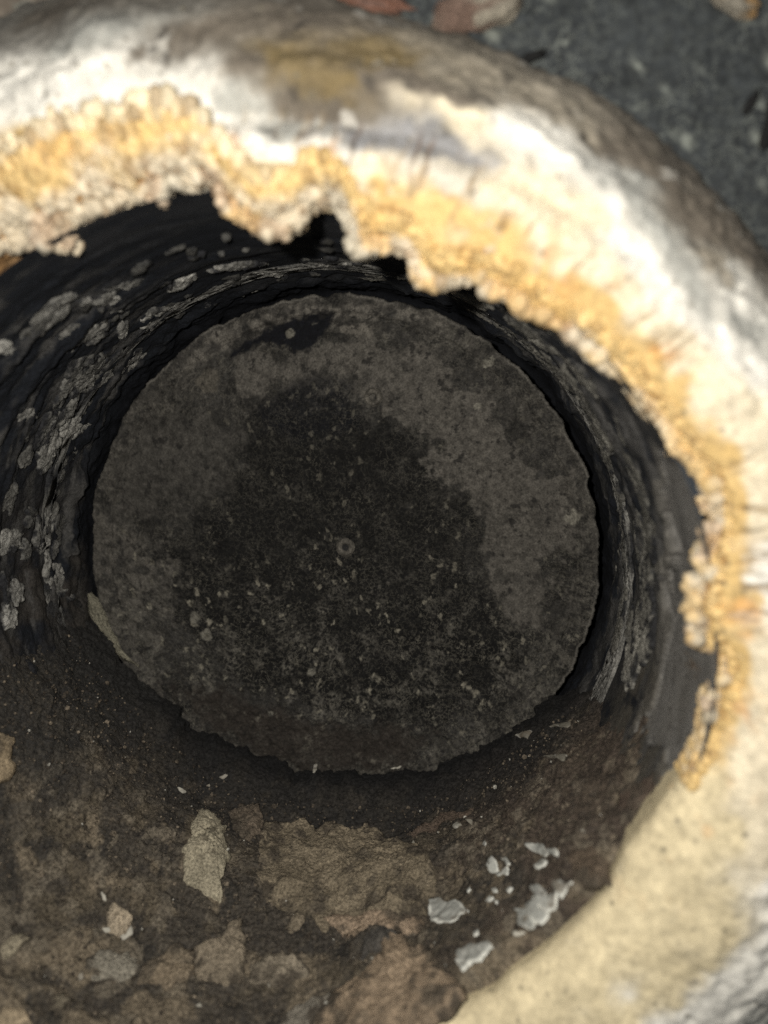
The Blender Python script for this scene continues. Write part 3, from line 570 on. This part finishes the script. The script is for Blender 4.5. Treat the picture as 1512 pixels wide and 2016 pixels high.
for i, spine in enumerate(WALL_SCALE + EXTRA):
    sp = np.array(spine, float)
    rs = random.Random(i + 3)
    left = np.abs(ang(sp[:, 0])).mean() > 85
    wv = rs.uniform(3.6, 7.0) if left else rs.uniform(3.2, 6.4)
    u = np.radians(sp[:, 0]) * 72
    m = np.stack([np.interp(np.linspace(0, 1, 7), np.linspace(0, 1, len(u)), u), np.interp(np.linspace(0, 1, 7), np.linspace(0, 1, len(u)), sp[:, 1])], 1)
    if i >= len(WALL_SCALE): wv = rs.uniform(1.2, 3.2) if i < len(WALL_SCALE) + 70 else rs.uniform(.5, 1.4)
    tang = np.gradient(m, axis=0); tang /= np.linalg.norm(tang, axis=1)[:, None] + 1e-9
    nrm = np.stack([-tang[:, 1], tang[:, 0]], 1)
    w = np.array([0.35, 0.8, 1, 1, 1, 0.8, 0.35])[:, None] * wv * np.array([[rs.uniform(.7, 1.2)] for _ in range(7)])
    ol = np.vstack([m + nrm * w, (m - nrm * w)[::-1]])
    ol = [(math.degrees(a / 72), min(b, 80)) for a, b in ol]
    colr = (0.25, 0.245, 0.225) if left else (0.19, 0.183, 0.16)
    f = rs.uniform(.7, 1.25)
    if i >= len(WALL_SCALE): f *= (rs.uniform(.3, .75) if left else rs.uniform(.55, 1.1)) if i < len(WALL_SCALE) + 70 else rs.uniform(.12, .3)
    piece("wall_scale", ol, scale_surf, rs.uniform(.5, 1.1), M_SCALE, tuple(x * f for x in colr), pipe, jag=1.3, rough=0.5, seed=i + 200, sink=0.6, colfn=mottle((0.022, 0.023, 0.027)))

# ------------------------------------------------------------------ the cap that closes the far end
cap = tag(empty("end_cap", (0, 84, 0)), "round black sooted cap closing the far end of the pipe", "cap")
nth, nr = 1000, 230
th = np.linspace(-180, 180, nth + 1)[:-1]
rad = np.concatenate([np.linspace(0.05, 70.5, nr), [70.9, 70.6, 69.5]])
off = np.concatenate([np.zeros(nr), [0.6, 3.0, 10.0]])
T, I = [a.ravel() for a in np.meshgrid(th, np.arange(len(rad)), indexing='ij')]
R0 = rad[I]
rag = 0.75 * fbm(np.stack([np.radians(T) * 70, 0 * T, 0 * T], 1), 4, 5, 121, .62) * sstep(60, 70, R0)
X, Z = (R0 + rag) * np.cos(np.radians(T)), (R0 + rag) * np.sin(np.radians(T))
h3 = np.stack([X, 0 * X, Z], 1)
def soft(poly, ragged=2.6, wide=1.3, seed=0):
    """1 inside the outline, 0 outside, with a ragged mottled border"""
    poly = np.asarray(poly, float)
    d = np.full(len(X), 1e9)
    for (x0, z0), (x1, z1) in zip(poly, np.roll(poly, -1, 0)):
        ex, ez = x1 - x0, z1 - z0
        t = np.clip(((X - x0) * ex + (Z - z0) * ez) / (ex * ex + ez * ez + 1e-9), 0, 1)
        d = np.minimum(d, np.hypot(X - x0 - t * ex, Z - z0 - t * ez))
    d = np.where(inside(X, Z, poly), d, -d)
    return sstep(-wide, wide, d + ragged * NOISE + 0.6 * ragged * NOISE2 * (1 + 0.0 * seed))
NOISE = fbm(h3, 8, 6, 122, 0.62); NOISE2 = fbm(h3, 2.2, 4, 123, 0.6)
RAG = dict(main=4.2, left=6.0, spot=1.2, top=1.2, rimband=1.5, bottom=4.0, black=1.8, black2=3.5, centre=7.0, left2=5.0)
WID = dict(main=.9, left=2.4, spot=.4, top=.4, rimband=.5, bottom=3.0, black=.6, black2=2.5, centre=5.0, left2=4.0)
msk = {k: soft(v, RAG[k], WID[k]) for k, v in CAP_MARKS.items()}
wq = h3 * (1 + 0.25 * fbm(h3, 25, 2, 160))[:, None] + 1.1 * np.stack([fbm(h3, 2.5, 3, 137), 0 * X, fbm(h3, 2.5, 3, 138)], 1)
w1, w2, wid = worley(wq, 1.7, 139)
net = 1 - sstep(0.03, 0.20, w2 - w1)
film = np.clip(msk['main'] + msk['left'] + msk['spot'] + msk['top'] + msk['rimband'], 0, 1)
dome = -2.2 * (1 - (R0 / 70.5) ** 2)
step = 0.9 * sstep(65.6, 66.4, R0) - 0.5 * np.exp(-((R0 - 65.5) / 0.5) ** 2)
rel = 0.28 * fbm(h3, 2.6, 4, 124) * (1 - 0.75 * film) + 0.25 * film + 0.5 * fbm(h3, 18, 3, 125) + 0.3 * net * (1 - film)
y = off[I] + dome * 0.6 - step * 0.7 - rel
P = np.stack([X, y, Z], 1)
c = np.tile(np.array([0.031, 0.0295, 0.027]), (len(P), 1))
c *= (1 + 0.5 * fbm(h3, 9, 5, 126))[:, None]
c = mixc(c, (0.0075, 0.0073, 0.0070), msk['centre'] * 0.95)
c = mixc(c, (0.095, 0.088, 0.077), np.clip(msk['left2'] + 0.5 * (1 - sstep(3, 14, 70 - R0)), 0, 1) * sstep(-0.4, 0.3, fbm(h3, 2.4, 4, 131)))
c = mixc(c, (0.036, 0.030, 0.025), msk['bottom'] * 0.9)
c = mixc(c, (0.078, 0.073, 0.064), msk['left'] * (0.7 + 0.3 * fbm(h3, 3, 4, 127)).clip(0, 1))
c = mixc(c, (0.106, 0.098, 0.085), msk['main'] * (0.95 - 0.45 * sstep(0.2, 0.6, fbm(h3, 4, 6, 129, .65))))
c = mixc(c, (0.10, 0.091, 0.075), msk['spot'])
c = mixc(c, (0.15, 0.138, 0.118), np.clip(msk['top'], 0, 1) * 0.95)
c = mixc(c, (0.135, 0.125, 0.108), msk['rimband'] * sstep(-0.45, 0.25, fbm(h3, 3.0, 5, 128)))
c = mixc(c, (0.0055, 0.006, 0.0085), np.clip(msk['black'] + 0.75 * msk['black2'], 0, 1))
for (dx, dz, dr) in CAP_DOTS:
    d = np.hypot(X - dx, Z - dz) / dr
    c = mixc(c, (0.19, 0.18, 0.15), 1 - sstep(0.75, 1.1, d + 0.3 * fbm(h3, 1.2, 3, 130)))
lace = np.maximum(net, sstep(.35, .6, fbm(h3, 1.3, 3, 165, .6))) * (1 - film) * sstep(-0.1, 0.5, fbm(h3, 4.5, 5, 140, .68)) * (1 - msk['black']) * (1 - .7 * msk['bottom'])
c = mixc(c, (0.125, 0.117, 0.100), lace * (1 - 0.5 * msk['centre'] * sstep(-12, 10, Z)) * (0.42 + 0.35 * sstep(0, 45, -Z) + 0.25 * sstep(45, 68, R0)).clip(0, 1))
k1, k2, kid = worley(h3 * np.array([1, 1, 0.8]) + 0.9 * np.stack([NOISE2, 0 * X, fbm(h3, 1.6, 3, 151)], 1), 2.4, 152)
specks = (1 - sstep(0.16, 0.30, k1 + 0.12 * fbm(h3, 0.8, 2, 153))) * sstep(0.45, 0.7, kid + 0.35 * fbm(h3, 14, 2, 154)) * (1 - film) * (1 - .6 * msk['bottom']) * (0.35 + 0.65 * sstep(-18, 14, -Z))
c = mixc(c, (0.21, 0.195, 0.155), specks * 1.0 * (1 - sstep(60, 68, R0)))
fg = fbm(h3, 1.1, 3, 166, .6)
c *= (1 + 0.42 * fg)[:, None].clip(.4, 1.7)
c = mixc(c, (0.018, 0.017, 0.016), film * sstep(.42, .62, fbm(h3, 1.9, 4, 167, .65)) * .8)
pit = (1 - sstep(0.12, 0.42, w1)) * sstep(-0.3, 0.4, fbm(h3, 5, 4, 157)) * (1 - 0.85 * film)
c = mixc(c, (0.007, 0.007, 0.0072), pit * 0.7)
fine_line = np.exp(-((R0 - 70.3) / 0.35) ** 2) * ((T > -60) & (T < 140))
c = mixc(c, (0.17, 0.16, 0.14), fine_line * 0.8 * sstep(-.5, .1, NOISE))
c *= 0.88
c[I > nr] = (0.012, 0.012, 0.014)
sp = np.clip(1.0 - film - msk['black'] - 0.8 * msk['bottom'], 0, 1) * (0.42 + 0.5 * (1 - sstep(-45, 20, Z))) * (1 - sstep(69.8, 70.6, R0))
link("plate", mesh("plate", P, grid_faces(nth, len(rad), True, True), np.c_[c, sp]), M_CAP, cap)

# spot-weld marks: small raised rings with a pit
for (rx, rz) in CAP_RIVETS:
    n1, n2 = 40, 10
    a = np.linspace(0, 2 * np.pi, n1, endpoint=False); pr = np.array([0.0, 0.5, 1.0, 1.35, 1.7, 2.05, 2.4, 2.7, 3.0, 3.3]); ph = np.array([-.1, -.1, .0, .35, .6, .7, .6, .35, 0, -.3])
    A, J = [q.ravel() for q in np.meshgrid(a, np.arange(n2), indexing='ij')]
    V = np.stack([pr[J] * np.cos(A) * .8, 0 * A, pr[J] * np.sin(A) * .8], 1)
    V[:, 1] = -ph[J] - 0.18 * fbm(V + rx, 1.2, 3, 132)
    f = 1 - ((rx * rx + rz * rz) / 70.5 ** 2)
    V += np.array([rx, -2.2 * 0.6 * f - 0.25, rz])
    c = np.tile(np.array([0.10, 0.092, 0.078]), (len(V), 1)) * (1 + .6 * fbm(V, 1.5, 3, 159))[:, None]; c[J < 3] = (0.02, 0.02, 0.02)
    link("weld_mark", mesh("weld_mark", V, grid_faces(n1, n2, True, True), np.c_[c, 0 * A]), M_CAP, cap)

# pale ragged scale peeling off the cap's edge, low on the left
q = resample(CAP_EDGE, 90)
q = q + 0.5 * np.stack([fbm(np.c_[q, 0 * q[:, 0]], 3, 3, 133), fbm(np.c_[q, 0 * q[:, 0]], 3, 3, 134)], 1)
ctr = q.mean(0); V = [[ctr[0], -2.2, ctr[1]]]
for t, hh in ((0.4, -2.3), (0.75, -2.0), (1.0, -1.4), (1.0, 1.0)):
    for p in q: V.append([ctr[0] + (p[0] - ctr[0]) * t, hh, ctr[1] + (p[1] - ctr[1]) * t])
V = np.array(V); V[:, 1] += 0.35 * fbm(V, 2, 4, 135)
n = len(q); F = [[0, 1 + i, 1 + (i + 1) % n] for i in range(n)]
for k in range(3):
    for i in range(n):
        a, b = 1 + k * n + i, 1 + k * n + (i + 1) % n
        F += [[a, a + n, b + n], [a, b + n, b]]
c = np.tile(np.array([0.24, 0.225, 0.17]), (len(V), 1)) * (1 + 0.4 * fbm(V, 2.5, 4, 136))[:, None]
link("edge_scale", mesh("edge_scale", V, np.array(F), c), M_SLAB, cap)["label"] = "pale scale peeling from the lower left edge of the cap"

# ------------------------------------------------------------------ soot and ash lying in the pipe
na, ny = 680, 370
th = np.linspace(-184, -2, na); yy = np.linspace(-14, 83.0, ny)
T, Y = [a.ravel() for a in np.meshgrid(th, yy, indexing='ij')]
P = cyl(T, Y, 74.0)
r = bed_surface(T, Y)
d1, d2, cid = worley(P, 3.0, 141)
flaky = sstep(0.0, 0.5, fbm(P, 22, 3, 142) + 0.5 * (1 - sstep(10, 55, Y)))
r -= flaky * (cid - 0.4) * 0.9 * sstep(0.04, 0.2, d2 - d1) + 0.42 * fbm(P, 1.6, 3, 143)
edge_n = fbm(np.stack([np.radians(T) * 72, 0 * T, 0 * T], 1), 6, 4, 144)
edge_n = edge_n + .3 * fbm(np.stack([np.radians(T) * 72, 0 * T, 0 * T], 1), 1.6, 3, 168)
r += 4.0 * sstep(80.3, 83, Y + 0.8 * edge_n) + 0.9 * edge_n * sstep(66, 80, Y) + 0.5 * fbm(P, 2.2, 3, 169) * sstep(66, 80, Y)
r = np.minimum(r, wall_radius(T, Y) + 2.5)
# never pokes out in front of the lip
front = -9 + 14 * sstep(-112, -86, T)
r = r + 9.0 * (1 - sstep(front - 2.5, front + 2.5, Y))
Y = np.maximum(Y, front - 2.5)
P = cyl(T, Y, r)
h3 = P
c = np.tile(np.array([0.078, 0.066, 0.052]), (len(P), 1))
c = mixc(c, (0.13, 0.105, 0.072), sstep(-0.1, 0.5, fbm(h3, 9, 5, 145)))
c = mixc(c, (0.045, 0.040, 0.034), sstep(0.1, 0.5, fbm(h3, 6, 5, 146)) * 0.85)
c = mixc(c, (0.105, 0.078, 0.058), sstep(-0.2, 0.4, fbm(h3, 14, 4, 147) + 0.02 * (T + 60)) * sstep(-75, -50, T) * 0.8)
c = mixc(c, (0.22, 0.175, 0.12), sstep(0.25, 0.6, fbm(h3, 7, 5, 148) + 0.45 * (1 - sstep(2, 30, Y)) - 0.15))
tiny = sstep(0.28, 0.62, fbm(h3, 2.4, 4, 155, .6)) * (1 - sstep(48, 72, Y))
c = mixc(c, (0.19, 0.155, 0.11), tiny * 0.6)
c = mixc(c, (0.030, 0.027, 0.025), sstep(0.3, 0.65, fbm(h3, 1.8, 4, 156, .6)) * 0.6)
c = mixc(c, (0.24, 0.20, 0.145), flaky * sstep(0.62, 0.9, cid) * 0.6)
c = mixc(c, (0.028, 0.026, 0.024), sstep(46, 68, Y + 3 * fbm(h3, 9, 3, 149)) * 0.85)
c = mixc(c, (0.009, 0.009, 0.0095), sstep(69, 79, Y + 2 * fbm(h3, 6, 3, 158)) * 0.8)  # shade of the gap below the cap, painted black into the bed
c = mixc(c, (0.035, 0.033, 0.030), (1 - sstep(-150, -132, T + 5 * fbm(h3, 9, 4, 150))) * 0.8)
c *= np.array([0.88, 0.91, 0.95])
alpha = 0.6 * (1 - sstep(45, 75, Y))
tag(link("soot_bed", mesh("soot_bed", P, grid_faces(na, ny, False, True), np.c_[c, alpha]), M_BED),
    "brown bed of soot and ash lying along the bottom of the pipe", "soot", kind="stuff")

# caked slabs of ash, each lying on the bed
SL = {  # colour, thickness, roughness, dome, label, category
 'tan': ((.40, .35, .245), 1.6, .35, .9, "upright tan flake with a wrinkled middle, left of the big brown slab", "flake"),
 'slab': ((.215, .175, .118), 1.9, .45, 1.0, "largest brown caked slab in the middle of the soot bed", "slab"),
 'slabtab': ((.15, .118, .085), 1.2, .35, .5, "small reddish brown lump at the upper left corner of the biggest slab", "slab"),
 'pink': ((.36, .27, .185), 2.2, .4, .5, "pinkish tan strip along the lower edge of the biggest slab", "slab"),
 'dark': ((.075, .068, .058), 2.4, .7, .8, "dark grey lump below the pinkish strip", "lump"),
 'foot': ((.30, .225, .15), 2.0, .55, 1.2, "tan cracked slab at the bottom edge next to the yellow rim", "slab"),
 'rust': ((.235, .185, .125), 1.8, .3, .5, "smooth ochre brown plate low on the left", "slab"),
 'spur': ((.25, .205, .145), 2.0, .45, .6, "tan slab with an upright pointed spur right of the ochre plate", "slab"),
 'knob': ((.22, .185, .135), 1.7, .5, .6, "grey brown knobbly slab right of the pointed spur", "slab"),
 'grey': ((.25, .225, .175), 1.3, .5, .4, "pale grey ragged patch at lower left of the ochre plate", "slab"),
 'chip': ((.33, .27, .19), 1.4, .5, .5, "small pale tan lump above the pale grey ragged patch", "lump"),
 'corner': ((.33, .26, .17), 1.5, .4, .5, "tan lump in the bottom left corner", "lump"),
 'leftedge': ((.26, .20, .125), 1.5, .4, .4, "tan flake cut by the left edge of the picture", "flake"),
 'ledge': ((.25, .215, .15), 1.2, .4, .3, "small ragged tan flake near the left edge, below mid floor", "flake"),
 'ashpatch': ((.27, .24, .19), 1.0, .5, .4, "pale ash patch at the bottom edge, left of the tan cracked slab", "slab"),
 'brownright': ((.105, .076, .056), .9, .3, .3, "reddish brown flake beside the bare grey metal on the right", "flake"),
 'roundbrown': ((.12, .09, .062), .9, .3, .4, "rounded brown plate close to the yellow rim at lower right", "flake"),
 'slip': ((.13, .096, .07), .8, .4, .3, "thin reddish strip above the biggest slab's right end", "flake"),
 'disc1': ((.22, .18, .125), 1.1, .3, .3, "small round tan flake below the left end of the biggest slab", "flake"),
 'l1': ((.20, .17, .12), 1.1, .4, .3, "small round brown flake low at the left, above the corner lump", "flake"),
}
def wrinkle(c, h3, tt):
    c = mixc(c, (0.10, 0.085, 0.06), 0.7 * sstep(0.30, 0.55, fbm(h3, 2.2, 4, 161)) * (1 - sstep(0.35, 0.7, tt)))
    return c
def stained(c, h3, tt):
    c = mixc(c, (0.10, 0.085, 0.065), 0.75 * sstep(0.15, 0.5, fbm(h3, 5, 5, 162)))
    c = mixc(c, c.mean(0) * 1.55, 0.55 * sstep(0.2, 0.55, fbm(h3, 4, 5, 163)))
    return mixc(c, (0.075, 0.063, 0.049), 0.9 * sstep(0.0, 0.45, fbm(h3, 3.5, 5, 164, .6) + 1.1 * (tt - 0.85)))
for i, (k, v) in enumerate(SL.items()):
    o = piece("ash_" + v[5], SLABS[k], bed_surface, v[1], M_SLAB, tuple(x * k_ for x, k_ in zip(v[0], (1.02, 1.04, 1.08))), jag=1.15, rough=v[2] * 1.2, seed=i + 1, dome=v[3], wedge=k != 'tan',
              colfn=wrinkle if k == 'tan' else stained,
              tilt=(0.06, 0.0) if k == 'tan' else (0, 0))
    tag(o, v[4], v[5], "caked ash pieces on the soot bed")

# pale brittle flakes
PALE_LABEL = {0: 'biggest white grey flake, touching the right end of the biggest slab',
 1: 'long thin white curl of scale on the right of the soot bed',
 2: 'leftmost chip of the white trio left of the folded flake',
 3: 'lowest chip of the white trio left of the folded flake',
 4: 'topmost slanting chip of the white trio left of the folded flake',
 5: 'folded white flake just below the long thin curl',
 6: 'white diamond shaped chip left of the long thin curl',
 7: 'lone small white chip just above the biggest white grey flake',
 8: 'oval white chip right of the biggest white grey flake',
 9: "tiny triangular chip touching the oval white chip's right end",
 10: 'small slanting chip right of and above the oval white chip',
 11: 'tiny chip straight above the oval white chip',
 12: 'small white chip above the heap of pale flakes by the rim',
 13: 'tiniest white chip directly above the heap of flakes by the rim',
 14: 'lone pale chip below the biggest white grey flake',
 15: 'pale chip below the lone chip, above the bottom flake pile',
 16: 'narrow white sliver at the top left of the flake heap by the rim',
 17: 'left grey flake of the heap of pale flakes by the rim',
 18: 'broad grey flake in the middle of the heap by the rim',
 19: 'lowest grey flake in the heap of pale flakes by the rim',
 20: 'upright grey flake in the heap of pale flakes by the rim',
 21: 'flat grey flake with a pale edge beside the heap by the rim',
 22: 'tiny chip under the flat grey flake beside the heap',
 23: 'grey flake tucked against the yellow rim in the heap',
 24: 'tiny chip right of the flat grey flake, closest to the rim',
 25: 'top left flake of the pile at the very bottom by the rim',
 26: 'top right flake of the pile at the very bottom by the rim',
 27: 'broad grey flake in the pile at the very bottom by the rim',
 28: 'right flake of the bottom pile, half under the yellow rim',
 29: 'lowest left flake of the pile at the very bottom',
 30: 'upright white chip standing below the round cap',
 31: 'small white chip above the tip of the upright tan flake',
 32: 'slanting white chip at upper left of the upright tan flake',
 33: 'tiny white dot above the upright tan flake',
 34: 'left one of two thin chips in the dark below the cap',
 35: 'right one of two thin chips in the dark below the cap',
 36: 'pale streak shaped chip at the foot of the round cap',
 37: 'small white chip above the right end of the biggest slab',
 38: "second white chip just right of the one above the slab's right end",
 39: "long pale chip lying right of the cap's foot on brown soot",
 40: "pale chip in the crevice at the cap's lower right",
 41: "pale chip between the cap's lower right and the ribbed wall",
 42: 'cream coloured crumb under the pointed spur of ash',
 43: 'cream crumb left of the pale grey ragged patch',
 44: 'tiny cream crumb below the knobbly slab',
 45: 'tiny cream crumb at the bottom below the ochre plate',
 46: 'thin white chip above the small pale tan lump on the left',
 47: 'pale chip at the left foot of the small pale tan lump',
 48: 'bright chip at the right foot of the small pale tan lump',
 49: 'pale crumb below the dark grey lump',
 50: 'tall white chip on the tan cracked slab at the bottom',
 51: 'pale crumb at the top right of the tan cracked slab',
 52: "tiny pale crumb above the biggest slab's right shoulder",
 53: 'tiny crumb on the left half of the biggest slab',
 54: 'tiny pale crumb near the yellow rim above the rounded brown plate',
 55: 'narrow chip at the left end of the flake heap by the rim'}
def dusty(c, h3, tt):
    c = mixc(c, (0.17, 0.145, 0.11), 0.75 * sstep(0.15, 0.55, fbm(h3, 3.0, 5, 172, .62)))
    return mixc(c, (.55, .54, .49), 0.5 * sstep(0.25, 0.5, fbm(h3, 1.6, 4, 173, .6)))
for i, ol in enumerate(PALE):
    rs = random.Random(i + 40)
    short = 5.5 - min(b for a, b in ol)
    if short > 0 and ol[0][0] > -86: ol = [(a, b + short) for a, b in ol]
    big = len(ol) >= 5
    right = i < 30
    colr = (.36, .365, .335) if right else ((.42, .40, .34) if not 36 <= i <= 41 else (.20, .185, .15))
    f = rs.uniform(.8, 1.15)
    o = piece("scale_flake", ol, bed_surface, 0.3, M_FLAKE, tuple(x * f for x in colr), jag=0.7, rough=0.12, seed=i + 300, lift=rs.uniform(.25, .55) if right else .4,
              tilt=(rs.uniform(-.08, .08), rs.uniform(-.03, .07)), edge_col=(.66, .66, .60) if right else None, colfn=dusty)
    lab = PALE_LABEL[i]
    tag(o, lab, "flake", "small pale chips and crumbs")

# grit: loose grains strewn over the bed
rng = np.random.default_rng(77)
n = 5200
ga = rng.uniform(-165, -28, n); gy = rng.uniform(-6, 70, n) ; gs = rng.lognormal(-1.55, 0.45, n).clip(0.08, 0.7)
keep = gy > -9 + 14 * sstep(-112, -86, ga) + 4
ga, gy, gs = ga[keep], gy[keep], gs[keep]; n = len(ga)
gr = bed_surface(ga, gy) - 0.25
ctr = cyl(ga, gy, gr)
v0, f0 = ico(1)
V = (v0[None] * gs[:, None, None] * rng.uniform(.6, 1.3, (n, 1, 3)) + 0.25 * gs[:, None, None] * rng.uniform(-1, 1, (n, len(v0), 3)) + ctr[:, None]).reshape(-1, 3)
F = (f0[None] + (np.arange(n) * len(v0))[:, None, None]).reshape(-1, 3)
tone = rng.uniform(0, 1, n)
gc = np.array([.07, .058, .045]) + (tone[:, None] ** 3) * np.array([.20, .165, .12]); gc[rng.uniform(0, 1, n) > 0.985] = (.5, .48, .42)
tag(link("grit", mesh("grit", V, F, np.repeat(gc, len(v0), 0), smooth=False), M_SLAB), "loose grains of soot and ash strewn over the bed", "grit", kind="stuff")

# ------------------------------------------------------------------ crumbs on the plate above the mouth
def crumb(name, x, z, size, squash, rotd, colr, col2, mat, label, cat, seed, ybase=13.0):
    v, f = ICO3
    w = v * np.array(squash) * size
    w = w * (1 + 0.55 * fbm(v * 3 + seed, 2.2, 4, 170, .65))[:, None]
    a = math.radians(rotd); w = np.stack([w[:, 0] * math.cos(a) - w[:, 2] * math.sin(a), w[:, 1], w[:, 0] * math.sin(a) + w[:, 2] * math.cos(a)], 1)
    c = mixc(np.tile(np.array(colr, float), (len(v), 1)), col2, sstep(-.2, .4, fbm(v * 2 + seed, 1.6, 3, 171)))
    return tag(link(name, mesh(name, w, f, c), mat, None, (x, ybase - size * squash[1] * 0.6, z)), label, cat)
pp = PLATE_PTS
crumb("rust_crumb", pp[0][0], pp[0][1], 4.0, (1.6, .6, .75), 12, (.17, .115, .09), (.30, .27, .215), M_SLAB, "pinkish cream lump stuck to the plate above the rim", "crumb", 3)
crumb("rust_crumb", pp[1][0], pp[1][1], 2.6, (1.5, .5, .7), -35, (.32, .20, .09), (.24, .22, .18), M_SLAB, "orange crumb on the dark plate near the top right corner", "crumb", 5)
crumb("rust_flake", pp[2][0], pp[2][1], 4.0, (2.2, .25, .4), -12, (.19, .095, .065), (.16, .10, .08), M_SLAB, "reddish rust flake at the top edge of the picture", "flake", 7)
crumb("char_sliver", pp[3][0], pp[3][1], 1.4, (1.8, .5, .55), 22, (.006, .006, .006), (.01, .01, .01), M_CHAR, "black sliver between the brown collar and the dark plate", "char", 9, 11.5)
crumb("char_sliver", pp[4][0], pp[4][1], 1.2, (1.6, .5, .6), 60, (.006, .006, .006), (.01, .01, .01), M_CHAR, "shorter black sliver close to the right edge of the picture", "char", 11)
crumb("char_sliver", pp[5][0], pp[5][1], 1.8, (2.0, .5, .5), 82, (.006, .006, .006), (.01, .01, .01), M_CHAR, "longer black sliver cut by the right edge of the picture", "char", 13)
